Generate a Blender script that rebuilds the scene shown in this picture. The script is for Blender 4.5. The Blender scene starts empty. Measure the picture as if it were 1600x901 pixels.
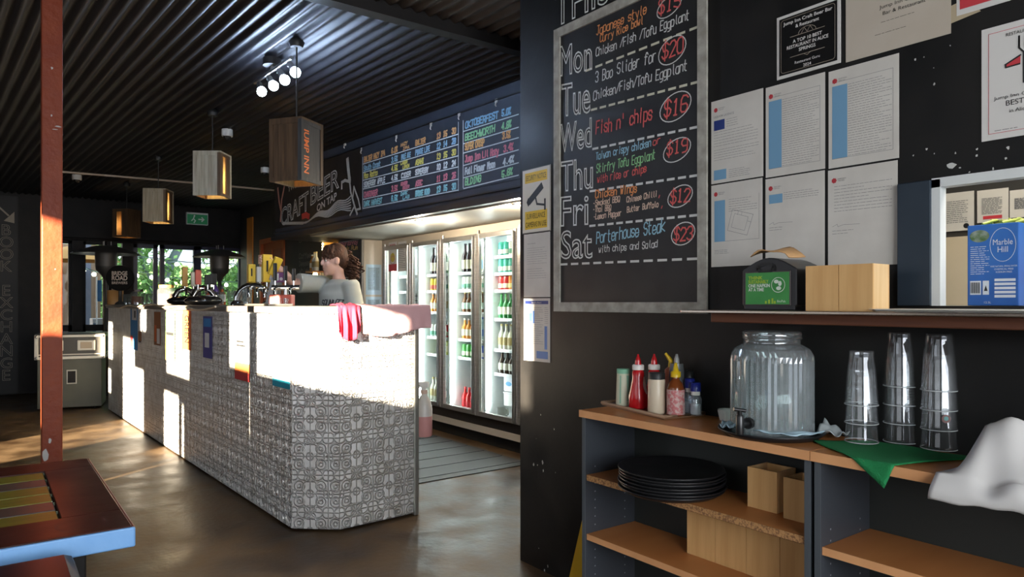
import bpy, bmesh, math, random
from mathutils import Vector, Matrix
random.seed(7)
PI = math.pi
SC = bpy.context.scene
COL = SC.collection
# ---------------------------------------------------------------- camera, world, light, exposure
H, FPX, YH = 1.27, 1100.0, 473.0            # eye height, focal length (pixels of a 1600 wide frame), horizon row
cam = bpy.data.cameras.new('camera')
cam.sensor_fit = 'HORIZONTAL'; cam.sensor_width = 36.0
cam.lens = 36.0 * FPX / 1600.0
cam.shift_y = (YH - 450.5) / 1600.0
cam.clip_start = 0.05; cam.clip_end = 200
camo = bpy.data.objects.new('camera', cam); COL.objects.link(camo)
camo.location = (0, 0, H); camo.rotation_euler = (PI / 2, 0, -math.atan2(0.6, 0.8))
SC.camera = camo
SC.view_settings.view_transform = 'Standard'
SC.view_settings.look = 'None'
SC.view_settings.gamma = 1.0
SC.view_settings.use_curve_mapping = False
SC.view_settings.exposure = 0.0
SC.cycles.use_denoising = True
SC.cycles.max_bounces = 10
SC.cycles.transparent_max_bounces = 24
SC.cycles.sample_clamp_indirect = 4.0
SC.cycles.caustics_reflective = False
SC.cycles.caustics_refractive = False

world = bpy.data.worlds.new('sky'); SC.world = world; world.use_nodes = True
wn = world.node_tree.nodes; wn.clear()
wo = wn.new('ShaderNodeOutputWorld'); wb = wn.new('ShaderNodeBackground')
wb.inputs[0].default_value = (0.80, 0.88, 1.0, 1); wb.inputs[1].default_value = 2.0
world.node_tree.links.new(wb.outputs[0], wo.inputs[0])

SUN_T = 0.22                                 # tangent of the sun's elevation
SUN_D = Vector((0.83, 0.56, -SUN_T)).normalized()
sun = bpy.data.lights.new('sun', 'SUN'); sun.energy = 90; sun.angle = math.radians(0.6); sun.color = (1.0, 0.86, 0.66)
suno = bpy.data.objects.new('sun', sun); COL.objects.link(suno)
suno.rotation_euler = SUN_D.to_track_quat('-Z', 'Y').to_euler(); suno.location = (-10, -6, 6)

def area(name, loc, direction, sx, sy, energy, color):
    l = bpy.data.lights.new(name, 'AREA'); l.shape = 'RECTANGLE'; l.size = sx; l.size_y = sy; l.energy = energy; l.color = color
    o = bpy.data.objects.new(name, l); COL.objects.link(o); o.location = loc
    o.rotation_euler = Vector(direction).to_track_quat('-Z', 'Y').to_euler()
    return o
# two fill panels added left of and behind the camera, standing in for daylight
area('left_fill', (-2.8, 0.6, 1.75), (1, 0.25, -0.12), 4.5, 1.7, 32, (0.93, 0.96, 1.0))
area('back_fill', (0.2, -2.9, 1.8), (0.25, 1, -0.15), 3.4, 1.8, 195, (0.93, 0.96, 1.0))
area('kitchen_light', (2.62, 0.45, 2.5), (0, 0, -1), 0.7, 1.2, 40, (1.0, 0.93, 0.80))

# ---------------------------------------------------------------- helpers
def ray(px, py):
    a = (px - 800) / FPX; b = (YH - py) / FPX
    return (0.8 * a + 0.6, 0.8 - 0.6 * a, b)
def on_x(px, py, x):
    r = ray(px, py); t = x / r[0]; return Vector((x, t * r[1], H + t * r[2]))
def on_y(px, py, y):
    r = ray(px, py); t = y / r[1]; return Vector((t * r[0], y, H + t * r[2]))
def on_z(px, py, z):
    r = ray(px, py); t = (z - H) / r[2]; return Vector((t * r[0], t * r[1], z))
def rot2(x, y, a):
    c, s = math.cos(a), math.sin(a); return (x * c - y * s, x * s + y * c)

MATS = {}
def mat(name, color=(.5, .5, .5), rough=.5, metal=0.0, color2=None, scale=8, bump=0.0, bscale=60, stretch=None,
        emit=None, estr=0, spec=None, coat=0, detail=6, trans=0, ior=1.45, contrast=(.35, .65), alpha=None, rough2=None):
    if name in MATS: return MATS[name]
    m = bpy.data.materials.new(name); m.use_nodes = True
    nt = m.node_tree; b = nt.nodes['Principled BSDF']
    b.inputs['Base Color'].default_value = (*color, 1); b.inputs['Roughness'].default_value = rough
    b.inputs['Metallic'].default_value = metal
    if spec is not None: b.inputs['Specular IOR Level'].default_value = spec
    if coat: b.inputs['Coat Weight'].default_value = coat; b.inputs['Coat Roughness'].default_value = .12
    if trans: b.inputs['Transmission Weight'].default_value = trans; b.inputs['IOR'].default_value = ior
    if alpha is not None: b.inputs['Alpha'].default_value = alpha
    if emit: b.inputs['Emission Color'].default_value = (*emit, 1); b.inputs['Emission Strength'].default_value = estr
    tc = None
    if color2 or bump or rough2 is not None:
        tc = nt.nodes.new('ShaderNodeTexCoord'); mp = nt.nodes.new('ShaderNodeMapping')
        nt.links.new(tc.outputs['Object'], mp.inputs[0])
        if stretch: mp.inputs['Scale'].default_value = stretch
    if color2 or rough2 is not None:
        n = nt.nodes.new('ShaderNodeTexNoise'); n.inputs['Scale'].default_value = scale; n.inputs['Detail'].default_value = detail
        nt.links.new(mp.outputs[0], n.inputs['Vector'])
        r = nt.nodes.new('ShaderNodeValToRGB')
        r.color_ramp.elements[0].position = contrast[0]; r.color_ramp.elements[1].position = contrast[1]
        c2 = color2 or color
        r.color_ramp.elements[0].color = (*color, 1); r.color_ramp.elements[1].color = (*c2, 1)
        nt.links.new(n.outputs[0], r.inputs[0]); nt.links.new(r.outputs[0], b.inputs['Base Color'])
        if rough2 is not None:
            mr = nt.nodes.new('ShaderNodeMapRange'); mr.inputs[1].default_value = contrast[0]; mr.inputs[2].default_value = contrast[1]
            mr.inputs[3].default_value = rough; mr.inputs[4].default_value = rough2
            nt.links.new(n.outputs[0], mr.inputs[0]); nt.links.new(mr.outputs[0], b.inputs['Roughness'])
    if bump:
        n2 = nt.nodes.new('ShaderNodeTexNoise'); n2.inputs['Scale'].default_value = bscale; n2.inputs['Detail'].default_value = 4
        nt.links.new(mp.outputs[0], n2.inputs['Vector'])
        bp = nt.nodes.new('ShaderNodeBump'); bp.inputs['Strength'].default_value = bump; bp.inputs['Distance'].default_value = .01
        nt.links.new(n2.outputs[0], bp.inputs['Height']); nt.links.new(bp.outputs[0], b.inputs['Normal'])
    MATS[name] = m
    return m
def thin_glass(name, tint=(1, 1, 1), refl=.08, rough=.02, haze=0.0):
    """thin clear sheet: straight-through view plus facing-dependent mirror"""
    if name in MATS: return MATS[name]
    m = bpy.data.materials.new(name); m.use_nodes = True; nt = m.node_tree; nt.nodes.clear()
    o = nt.nodes.new('ShaderNodeOutputMaterial'); t = nt.nodes.new('ShaderNodeBsdfTransparent'); g = nt.nodes.new('ShaderNodeBsdfGlossy')
    mx = nt.nodes.new('ShaderNodeMixShader'); lw = nt.nodes.new('ShaderNodeLayerWeight'); lw.inputs[0].default_value = .25
    mr = nt.nodes.new('ShaderNodeMapRange'); mr.inputs[3].default_value = refl; mr.inputs[4].default_value = .75
    t.inputs[0].default_value = (*tint, 1); g.inputs['Roughness'].default_value = rough; g.inputs[0].default_value = (.95, .97, 1, 1)
    nt.links.new(lw.outputs['Facing'], mr.inputs[0]); nt.links.new(mr.outputs[0], mx.inputs[0])
    pw = nt.nodes.new('ShaderNodeMath'); pw.operation = 'POWER'; pw.inputs[1].default_value = 2.2
    nt.links.new(lw.outputs['Facing'], pw.inputs[0]); nt.links.new(pw.outputs[0], mr.inputs[0])
    nt.links.new(t.outputs[0], mx.inputs[1]); nt.links.new(g.outputs[0], mx.inputs[2])
    last = mx.outputs[0]
    if haze:
        d = nt.nodes.new('ShaderNodeBsdfDiffuse'); d.inputs[0].default_value = (.85, .88, .9, 1); m2 = nt.nodes.new('ShaderNodeMixShader'); m2.inputs[0].default_value = haze
        nt.links.new(last, m2.inputs[1]); nt.links.new(d.outputs[0], m2.inputs[2]); last = m2.outputs[0]
    nt.links.new(last, o.inputs[0]); MATS[name] = m
    return m

class MB:
    """collects shapes; build() links them as ONE mesh object"""
    def __init__(s): s.v = []; s.f = []; s.m = []; s.s = []; s.mi = 0; s.smooth = False; s.M = None
    def add(s, vs, fs, smooth=None):
        k = len(s.v)
        for p in vs:
            p = Vector(p)
            if s.M is not None: p = s.M @ p
            s.v.append(tuple(p))
        for f in fs:
            s.f.append([k + i for i in f]); s.m.append(s.mi); s.s.append(s.smooth if smooth is None else smooth)
        return s
    def box(s, x0, x1, y0, y1, z0, z1):
        return s.add([(x0, y0, z0), (x1, y0, z0), (x1, y1, z0), (x0, y1, z0), (x0, y0, z1), (x1, y0, z1), (x1, y1, z1), (x0, y1, z1)],
                     [(3, 2, 1, 0), (4, 5, 6, 7), (0, 1, 5, 4), (1, 2, 6, 5), (2, 3, 7, 6), (3, 0, 4, 7)])
    def bbox(s, x0, x1, y0, y1, z0, z1, b=.004):
        """box with all edges chamfered"""
        bm = bmesh.new(); bmesh.ops.create_cube(bm, size=1)
        for v in bm.verts: v.co = Vector(((x0 + x1) / 2 + v.co.x * (x1 - x0), (y0 + y1) / 2 + v.co.y * (y1 - y0), (z0 + z1) / 2 + v.co.z * (z1 - z0)))
        b = min(b, .45 * min(x1 - x0, y1 - y0, z1 - z0))
        bmesh.ops.bevel(bm, geom=bm.edges[:], offset=b, segments=2, affect='EDGES', profile=.5)
        bm.verts.index_update(); s.add([v.co for v in bm.verts], [[v.index for v in f.verts] for f in bm.faces]); bm.free(); return s
    def prism(s, pts, z0, z1):
        n = len(pts)
        ar = sum(pts[i][0] * pts[(i + 1) % n][1] - pts[(i + 1) % n][0] * pts[i][1] for i in range(n))
        if ar < 0: pts = pts[::-1]
        return s.add([(x, y, z0) for x, y in pts] + [(x, y, z1) for x, y in pts],
                     [tuple(range(n))[::-1], tuple(range(n, 2 * n))] + [(i, (i + 1) % n, n + (i + 1) % n, n + i) for i in range(n)])
    def prism_y(s, pts, y0, y1):
        """outline in x,z pushed along y"""
        n = len(pts)
        ar = sum(pts[i][0] * pts[(i + 1) % n][1] - pts[(i + 1) % n][0] * pts[i][1] for i in range(n))
        if ar < 0: pts = pts[::-1]
        return s.add([(x, y0, z) for x, z in pts] + [(x, y1, z) for x, z in pts],
                     [tuple(range(n)), tuple(range(n, 2 * n))[::-1]] + [((i + 1) % n, i, n + i, n + (i + 1) % n) for i in range(n)])
    def lathe(s, prof, seg=20, c=(0, 0, 0), cap0=True, cap1=True, sm=True, ry=1.0):
        vs = []; fs = []; n = len(prof)
        for i in range(seg):
            a = 2 * PI * i / seg
            for r, z in prof: vs.append((c[0] + r * math.cos(a), c[1] + r * ry * math.sin(a), c[2] + z))
        for i in range(seg):
            j = (i + 1) % seg
            for k in range(n - 1): fs.append((i * n + k, j * n + k, j * n + k + 1, i * n + k + 1))
        s.add(vs, fs, sm)
        if cap0 and prof[0][0] > 1e-6: s.add([vs[i * n] for i in range(seg)], [tuple(range(seg))[::-1]], False)
        if cap1 and prof[-1][0] > 1e-6: s.add([vs[i * n + n - 1] for i in range(seg)], [tuple(range(seg))], False)
        return s
    def tube(s, pts, r, seg=8, rads=None, caps=True):
        pts = [Vector(p) for p in pts]; n = len(pts); vs = []; fs = []
        up = Vector((0, 0, 1)); u = None
        for i, p in enumerate(pts):
            t = (pts[min(i + 1, n - 1)] - pts[max(i - 1, 0)])
            if t.length < 1e-9: t = Vector((0, 0, 1))
            t.normalize()
            if u is None:
                u = t.cross(up if abs(t.z) < .95 else Vector((1, 0, 0))).normalized()
            else:
                u = (u - t * u.dot(t)); u = u.normalized() if u.length > 1e-6 else t.orthogonal().normalized()
            w = t.cross(u); rr = rads[i] if rads else r
            for k in range(seg):
                a = 2 * PI * k / seg; vs.append(p + (u * math.cos(a) + w * math.sin(a)) * rr)
        for i in range(n - 1):
            for k in range(seg):
                q = (k + 1) % seg; fs.append((i * seg + k, i * seg + q, (i + 1) * seg + q, (i + 1) * seg + k))
        s.add(vs, fs, True)
        if caps: s.add(vs[:seg], [tuple(range(seg))[::-1]], False); s.add(vs[-seg:], [tuple(range(seg))], False)
        return s
    def ball(s, c, r, seg=12, rings=8, sz=1.0):
        prof = [(max(r * math.sin(PI * k / rings), 1e-7), -r * sz * math.cos(PI * k / rings)) for k in range(rings + 1)]
        return s.lathe(prof, seg, c, False, False)
    def quad(s, a, b, c, d): return s.add([a, b, c, d], [(0, 1, 2, 3)])
    def rect(s, x0, x1, z0, z1, y=0): return s.add([(x0, y, z0), (x1, y, z0), (x1, y, z1), (x0, y, z1)], [(0, 1, 2, 3)])
    def ribbon(s, pts, w, y=0):
        """flat stroke in the x,z plane, facing -y"""
        for i in range(len(pts) - 1):
            a = Vector((pts[i][0], pts[i][1])); b = Vector((pts[i + 1][0], pts[i + 1][1])); d = b - a
            if d.length < 1e-7: continue
            d.normalize(); a = a - d * w * .42; b = b + d * w * .42; q = Vector((-d.y, d.x)) * w / 2
            vs = [(a - q), (b - q), (b + q), (a + q)]
            s.add([(p.x, y - .00002 * (i % 2), p.y) for p in vs], [(0, 1, 2, 3)])
        return s
    def disc(s, cx, cz, r, y=0, seg=20, rz=None):
        return s.add([(cx + r * math.cos(2 * PI * k / seg), y, cz + (rz or r) * math.sin(2 * PI * k / seg)) for k in range(seg)], [tuple(range(seg))])
    def ring(s, cx, cz, r, w, y=0, seg=28, rz=None, tilt=0, a0=0, a1=2 * PI):
        pts = []
        for k in range(seg + 1):
            a = a0 + (a1 - a0) * k / seg; x = r * math.cos(a); z = (rz or r) * math.sin(a)
            x, z = rot2(x, z, tilt); pts.append((cx + x, cz + z))
        return s.ribbon(pts, w, y)
    def build(s, name, mats, parent=None, loc=None, rz=None, bevel=0, subsurf=0, solid=0):
        me = bpy.data.meshes.new(name); me.from_pydata(s.v, [], s.f)
        if not isinstance(mats, (list, tuple)): mats = [mats]
        for m in mats: me.materials.append(m)
        me.polygons.foreach_set('material_index', s.m); me.polygons.foreach_set('use_smooth', s.s); me.update()
        o = bpy.data.objects.new(name, me); COL.objects.link(o)
        if parent is not None: o.parent = parent
        if loc is not None: o.location = loc
        if rz is not None: o.rotation_euler = (0, 0, rz)
        if solid:
            d = o.modifiers.new('solid', 'SOLIDIFY'); d.thickness = solid; d.offset = 0
        if bevel:
            d = o.modifiers.new('bevel', 'BEVEL'); d.width = bevel; d.segments = 2; d.limit_method = 'ANGLE'
        if subsurf:
            d = o.modifiers.new('sub', 'SUBSURF'); d.levels = subsurf; d.render_levels = subsurf
        return o
def tag(o, label=None, cat=None, group=None, kind=None):
    if label: o['label'] = label
    if cat: o['category'] = cat
    if group: o['group'] = group
    if kind: o['kind'] = kind
    return o
def thing(name, label, cat, loc=(0, 0, 0), rz=0, group=None):
    o = bpy.data.objects.new(name, None); o.empty_display_size = .05; COL.objects.link(o)
    o.location = loc; o.rotation_euler = (0, 0, rz)
    return tag(o, label, cat, group)
def struct(o): o['kind'] = 'structure'; return o
def children(o): return [c for c in bpy.data.objects if c.parent == o]
def dup(root, loc, rz=None, label=None, group=None, tree=None):
    r = root.copy(); COL.objects.link(r); r.location = loc
    if rz is not None: r.rotation_euler = (0, 0, rz)
    if label: r['label'] = label
    if group: r['group'] = group
    for ch, gs in (tree or tree_of(root)):
        c = ch.copy(); COL.objects.link(c); c.parent = r
        for g in gs:
            d = g.copy(); COL.objects.link(d); d.parent = c
    return r
def tree_of(root): return [(c, list(c.children)) for c in root.children]

# single-stroke hand lettering: x 0-4, baseline 2, capital top 8
GL = {'A': '02 28 42|14 34', 'B': '02 08 38 47 46 35 05|35 44 43 32 02', 'C': '47 38 18 07 03 12 32 43', 'D': '02 08 28 46 44 22 02', 'E': '48 08 02 42|05 35',
 'F': '48 08 02|05 35', 'G': '47 38 18 07 03 12 32 43 45 25', 'H': '02 08|42 48|05 45', 'I': '12 32|22 28|18 38', 'J': '03 12 22 33 38|18 48', 'K': '02 08|48 05 42',
 'L': '08 02 42', 'M': '02 08 25 48 42', 'N': '02 08 42 48', 'O': '12 03 07 18 38 47 43 32 12', 'P': '02 08 38 47 46 35 05', 'Q': '12 03 07 18 38 47 43 32 12|24 42',
 'R': '02 08 38 47 46 35 05|25 42', 'S': '47 38 18 07 06 15 35 44 43 32 12 03', 'T': '08 48|28 22', 'U': '08 03 12 32 43 48', 'V': '08 22 48', 'W': '08 12 25 32 48',
 'X': '02 48|08 42', 'Y': '08 25 48|25 22', 'Z': '08 48 02 42', 'a': '46 16 05 03 12 32 43|46 42', 'b': '08 02 32 43 45 36 06', 'c': '45 36 16 05 03 12 32 43',
 'd': '48 42 12 03 05 16 46', 'e': '04 44 45 36 16 05 03 12 32 43', 'f': '47 38 28 17 12|06 36', 'g': '46 16 05 03 12 42|46 41 30 10', 'h': '08 02|05 16 36 45 42',
 'i': '26 22|28 27', 'j': '36 31 20 10|38 37', 'k': '08 02|46 04 42', 'l': '28 23 32', 'm': '02 06|05 16 25 22|25 36 45 42', 'n': '02 06|05 16 36 45 42',
 'o': '12 03 05 16 36 45 43 32 12', 'p': '00 06 36 45 43 32 02', 'q': '40 46 16 05 03 12 42', 'r': '02 06|04 16 36', 's': '45 36 16 05 14 34 43 32 12 03',
 't': '18 13 22 32|06 36', 'u': '06 03 12 32 43|46 42', 'v': '06 22 46', 'w': '06 12 24 32 46', 'x': '02 46|06 42', 'y': '06 23|46 20 00', 'z': '06 46 02 42',
 '0': '12 03 07 18 38 47 43 32 12', '1': '17 28 22|12 32', '2': '07 18 38 47 46 02 42', '3': '07 18 38 47 46 35 25|35 44 43 32 12 03', '4': '32 38 04 44',
 '5': '48 08 05 35 44 43 32 03', '6': '47 38 18 07 03 12 32 43 44 35 05', '7': '08 48 12', '8': '15 06 07 18 38 47 46 35 15 04 03 12 32 43 44 35',
 '9': '45 15 06 07 18 38 47 43 32 12', '$': '47 38 18 07 06 15 35 44 43 32 12 03|29 21', '%': '02 48|07 17 18 08 07|33 43 42 32 33', '/': '02 48', "'": '28 26',
 ',': '23 11', '-': '15 35', '.': '22 32', '!': '28 24|22 23', '&': '42 07 18 27 03 12 43'}
def chalk(mb, text, x, z, h, w=None, thick=.004, y=-.003, dz=0.0, jit=.12, slant=.12):
    """h = capital height; w = total width; dz = rise over the whole text"""
    u = h / 6.0; adv = 5.2 * u
    sx = 1.0 if w is None else w / max(adv * len(text) - 1.2 * u, 1e-6)
    tot = adv * len(text) * sx
    for i, ch in enumerate(text):
        g = GL.get(ch)
        if not g: continue
        ox = x + i * adv * sx; jz = random.uniform(-.35, .35) * u
        for st in g.split('|'):
            pts = []
            for p in st.split():
                gx = int(p[0]) + random.uniform(-jit, jit) * 1.5; gz = int(p[1]) - 2 + random.uniform(-jit, jit) * 1.5
                xx = ox + (gx * u + gz * u * slant) * sx
                pts.append((xx, z + gz * u + jz + dz * (xx - x) / max(tot, 1e-6)))
            mb.ribbon(pts, thick, y)
    return mb
_tc = {}
def _text_geo(body, outline=False, bold=0.0, bevel=.02, res=3, spacing=1.0):
    key = (body, outline, bold, bevel, res, spacing)
    if key in _tc: return _tc[key]
    cu = bpy.data.curves.new('txt', 'FONT'); cu.body = body; cu.size = 1; cu.resolution_u = res; cu.space_character = spacing
    if outline:
        cu.fill_mode = 'NONE'; cu.bevel_depth = bevel; cu.bevel_resolution = 0
    else:
        cu.offset = bold
    ob = bpy.data.objects.new('txt', cu); COL.objects.link(ob)
    dg = bpy.context.evaluated_depsgraph_get(); me = bpy.data.meshes.new_from_object(ob.evaluated_get(dg))
    vs = [v.co.copy() for v in me.vertices]; fs = [list(p.vertices) for p in me.polygons]
    bpy.data.objects.remove(ob); bpy.data.curves.remove(cu); bpy.data.meshes.remove(me)
    if not vs: vs = [Vector((0, 0, 0))]
    x0 = min(v.x for v in vs); x1 = max(v.x for v in vs)
    _tc[key] = (vs, fs, x0, x1)
    return _tc[key]
def printed(mb, body, x, z, h, w=None, y=-.002, align='l', outline=False, bold=0.0, bevel=.02, dz=0.0, shear=0.0, spacing=1.0):
    """h = capital height (0.72 of the size); flat lettering in x,z facing -y"""
    vs, fs, x0, x1 = _text_geo(body, outline, bold, bevel, 3, spacing)
    s = h / .72; sx = s if w is None else w / max(x1 - x0, 1e-6); W_ = (x1 - x0) * sx
    ox = x if align == 'l' else (x - W_ / 2 if align == 'c' else x - W_)
    pts = [(ox + (v.x - x0) * sx + v.y * s * shear, y - v.z * s * .3, z + v.y * s + dz * (v.x - x0) * sx / max(W_, 1e-6)) for v in vs]
    mb.add(pts, fs); return W_
def lines(mb, x0, x1, z0, z1, n, w=.0012, y=-.0015, ragged=.3):
    """rows of small unreadable print"""
    for i in range(n):
        z = z1 - (z1 - z0) * (i + .5) / n; x = x0; end = x1 - (x1 - x0) * random.random() * ragged * (random.random() < .5)
        while x < end - .002:
            l = min(random.uniform(.005, .02), end - x); mb.rect(x, x + l, z - w / 2, z + w / 2, y); x += l + .0022
    return mb
# ---------------------------------------------------------------- materials of the place
M_floor = mat('concrete_floor', (.026, .014, .006), .34, color2=(.085, .052, .024), scale=3.4, bump=.16, bscale=26, rough2=.55, spec=.24, detail=14, contrast=(.36, .66))
M_black = mat('black_painted_wall', (.005, .005, .005), .40, color2=(.010, .009, .008), scale=5, bump=.08, bscale=30, rough2=.6, spec=.30)
M_dark = mat('dark_paint', (.007, .006, .006), .6, color2=(.012, .010, .009), scale=6, spec=.25)
M_ceil = mat('dark_corrugated_iron', (.007, .007, .009), .55, color2=(.013, .013, .016), scale=3, spec=.25)
M_ceil2 = mat('brown_corrugated_iron', (.016, .010, .007), .6, color2=(.03, .02, .013), scale=3)
M_cream = mat('cream_panel', (.62, .55, .44), .45, color2=(.55, .48, .38), scale=2)
M_white = mat('white_paint', (.8, .8, .78), .5)
M_orange = mat('orange_paint', (.62, .16, .02), .5, color2=(.52, .12, .015), scale=6)
M_blueblk = mat('dark_blue_paint', (.012, .022, .034), .38, color2=(.018, .030, .044), scale=5)
M_steel = mat('brushed_steel', (.55, .54, .52), .28, 1.0, color2=(.45, .44, .42), scale=5, stretch=(1, 1, 30))
M_chrome = mat('chrome', (.78, .77, .75), .1, 1.0)
M_navy = mat('navy_window_paint', (.012, .012, .045), .4)
M_glass = thin_glass('window_glass', (.97, 1, 1), .03)
M_fglass = thin_glass('fridge_glass', (.93, .98, .96), .04)

def wall_with_holes(x0, x1, ya, yb, za, zb, holes):
    """slab between x0 and x1 with rectangular openings (y0,y1,z0,z1)"""
    mb = MB(); ys = sorted({ya, yb, *[h[0] for h in holes], *[h[1] for h in holes]}); zs = sorted({za, zb, *[h[2] for h in holes], *[h[3] for h in holes]})
    ys = [y for y in ys if ya <= y <= yb]; zs = [z for z in zs if za <= z <= zb]
    for i in range(len(ys) - 1):
        run = None
        for k in range(len(zs) - 1):
            cy, cz = (ys[i] + ys[i + 1]) / 2, (zs[k] + zs[k + 1]) / 2
            open_ = any(h[0] < cy < h[1] and h[2] < cz < h[3] for h in holes)
            if open_:
                if run is not None: mb.box(x0, x1, ys[i], ys[i + 1], run, zs[k]); run = None
            elif run is None: run = zs[k]
        if run is not None: mb.box(x0, x1, ys[i], ys[i + 1], run, zs[-1])
    return mb
def sun_hole(y0, y1, z0, z1, x, xw=-3.0):
    """opening in the added gobo wall through which the sun reaches (y0..y1, z0..z1) at the given x"""
    d = (x - xw) / .83
    return (y0 - d * .56, y1 - d * .56, max(0.0, z0 + d * SUN_T), max(.02, z1 + d * SUN_T))

# floor and ceilings
struct(MB().box(-8, 7, -4, 24, -.1, 0).build('floor', M_floor))
def corrugated(xa, xb, y0, y1, z, slope, amp, pitch):
    mb = MB(); mb.smooth = True; n = int((xb - xa) / pitch * 8); vs = []; fs = []
    for i in range(n + 1):
        x = xa + (xb - xa) * i / n; zz = z + amp * math.sin(2 * PI * (x - xa) / pitch)
        vs += [(x, y0, zz), (x + slope * (y1 - y0), y1, zz)]
    for i in range(n): fs.append((2 * i, 2 * i + 1, 2 * i + 3, 2 * i + 2))
    mb.add(vs, fs); return mb
struct(corrugated(-3.2, 4.6, 3.4, 13.0, 2.80, -.0637, .013, .080).build('ceiling', M_ceil))
struct(corrugated(-3.2, 4.2, -3.2, 3.36, 2.84, -.03, .010, .080).build('ceiling_2', M_ceil2))
struct(MB().box(-3.2, 4.2, 3.34, 3.42, 2.775, 2.9).box(-3.1, 4.5, -4, 12.1, 2.95, 3.0).build('trim_1', M_dark))

# right wall with the servery opening
wr = MB()
wr.box(2.12, 2.148, -3.2, 2.758, 0, 1.262); wr.box(2.12, 2.148, .86, 2.758, 1.262, 2.84); wr.box(2.12, 2.148, -3.2, .86, 1.60, 2.84); wr.box(2.12, 2.148, -3.2, -.45, 1.262, 1.60)
struct(wr.build('wall_right', M_black))
t2 = MB(); t2.box(2.112, 2.150, .846, .868, 1.262, 1.612); t2.box(2.112, 2.150, -.45, .868, 1.590, 1.616)
struct(t2.build('trim_2', mat('white_gloss_trim', (.62, .64, .62), .35)))
struct(MB().bbox(2.104, 2.12, .868, .957, 1.262, 1.612, .002).build('trim_3', M_blueblk))
# kitchen behind the opening
kb = MB(); kb.box(3.02, 3.1, -1.2, 2.70, 0, 2.84); kb.box(2.148, 3.1, -1.28, -1.2, 0, 2.84)
struct(kb.build('wall_kitchen', mat('kitchen_dark_wall', (.03, .028, .025), .5)))
struct(MB().box(3.0, 3.02, -1.2, 2.70, 0, 1.525).build('trim_4', mat('kitchen_splashback', (.62, .52, .36), .4, color2=(.55, .45, .3), scale=3)))
struct(MB().box(2.148, 4.4, 2.69, 2.758, 0, 2.84).build('wall_divider', M_black))

# bulkhead above the fridges
BK = ((2.998, 2.62), (2.92, 3.83), (2.652, 8.03))
bk = MB(); bk.prism([BK[0], BK[2], (3.6, 8.03), (3.6, 2.62)], 1.99, 2.84)
struct(bk.build('wall_bulkhead', mat('blackboard_bulkhead', (.030, .040, .060), .5, color2=(.042, .054, .078), scale=3)))
sf = MB(); sf.prism([(3.06, 2.77), (2.76, 7.24), (4.4, 7.24), (4.4, 2.77)], 1.972, 1.988)
struct(sf.build('trim_5', M_cream))
# thin cover strips of the bulkhead
bkang = math.atan2(BK[2][0] - BK[1][0], BK[2][1] - BK[1][1])   # small negative
BL = math.hypot(BK[2][0] - BK[0][0], BK[2][1] - BK[0][1])
tr = MB()
for z, h, d in ((1.975, .045, .05), (2.055, .012, .02), (2.70, .010, .012)):
    tr.box(0, BL, -d, 0.0, z, z + h)
BK_RZ = math.atan2(BK[0][1] - BK[2][1], BK[0][0] - BK[2][0])     # local x runs to the viewer's right along the face
struct(tr.build('trim_6', mat('bulkhead_trim', (.02, .021, .026), .42), loc=(BK[2][0], BK[2][1], 0), rz=BK_RZ))
# wall behind the bar, left of the fridges
X2 = 3.385
wb_ = MB(); wb_.box(X2, X2 + .1, 7.30, 9.83, 0, 2.84); wb_.box(X2, X2 + .1, 9.83, 10.92, 2.23, 2.84); wb_.box(X2, X2 + .1, 10.92, 12, 0, 2.84)
struct(wb_.build('wall_back', mat('chalk_black_wall', (.022, .020, .019), .6, color2=(.035, .032, .030), scale=4)))
struct(MB().box(X2 - .01, X2 + .3, 7.24, 7.30, 0, 1.972).build('wall_return', M_cream))
dr = MB(); dr.box(X2 + .02, X2 + .06, 9.90, 10.85, 0, 2.16)
d1 = struct(dr.build('door_1', mat('orange_door', (.50, .085, .018), .5)))
fr = MB(); fr.box(X2 - .02, X2 + .1, 9.83, 9.90, 0, 2.23); fr.box(X2 - .02, X2 + .1, 10.85, 10.92, 0, 2.23); fr.box(X2 - .02, X2 + .1, 9.90, 10.85, 2.16, 2.23)
fr.build('door_frame', mat('orange_frame', (.62, .13, .03), .5), d1)
pn = MB(); pn.box(X2 + .005, X2 + .02, 10.0, 10.32, .2, 2.05); pn.box(X2 + .005, X2 + .02, 10.42, 10.75, .2, 2.05)
pn.build('door_panel', mat('orange_door_panel', (.42, .07, .015), .5), d1)
MB().tube([(X2 - .02, 9.96, 1.0), (X2 - .05, 9.96, 1.02), (X2 - .05, 9.96, 1.14), (X2 - .02, 9.96, 1.16)], .008).build('door_handle', M_steel, d1)
struct(MB().box(X2 - .02, X2 + .0, 11.28, 11.56, 0, 2.62).build('trim_7', mat('orange_board', (.85, .30, .04), .5)))

# far wall with the glazed doors to the garden
YF = 12.0
def fx(px): return on_y(px, 473, YF).x
FW = (.05, fx(86), fx(112), fx(129), fx(166), fx(183), fx(191), fx(208), fx(241), fx(256), fx(302), fx(309), fx(378))
wf = MB(); wf.box(-3, 3.6, YF, YF + .12, 2.17, 2.84); wf.box(-3, FW[1] - .03, YF, YF + .12, 0, 2.17); wf.box(FW[12], 3.6, YF, YF + .12, 0, 2.17)
struct(wf.build('wall_far', M_dark))
def glazed(name, x0, x1, z0, z1, fw, m, rail=None):
    mb = MB(); mb.box(x0, x0 + fw, YF, YF + .07, z0, z1); mb.box(x1 - fw, x1, YF, YF + .07, z0, z1); mb.box(x0, x1, YF, YF + .07, z1 - fw, z1); mb.box(x0, x1, YF, YF + .07, z0, z0 + fw)
    if rail: mb.box(x0, x1, YF, YF + .06, rail, rail + .09)
    o = struct(mb.build(name, m)); MB().box(x0 + fw, x1 - fw, YF + .03, YF + .036, z0 + fw, z1 - fw).build('pane', M_glass, o); return o
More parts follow.
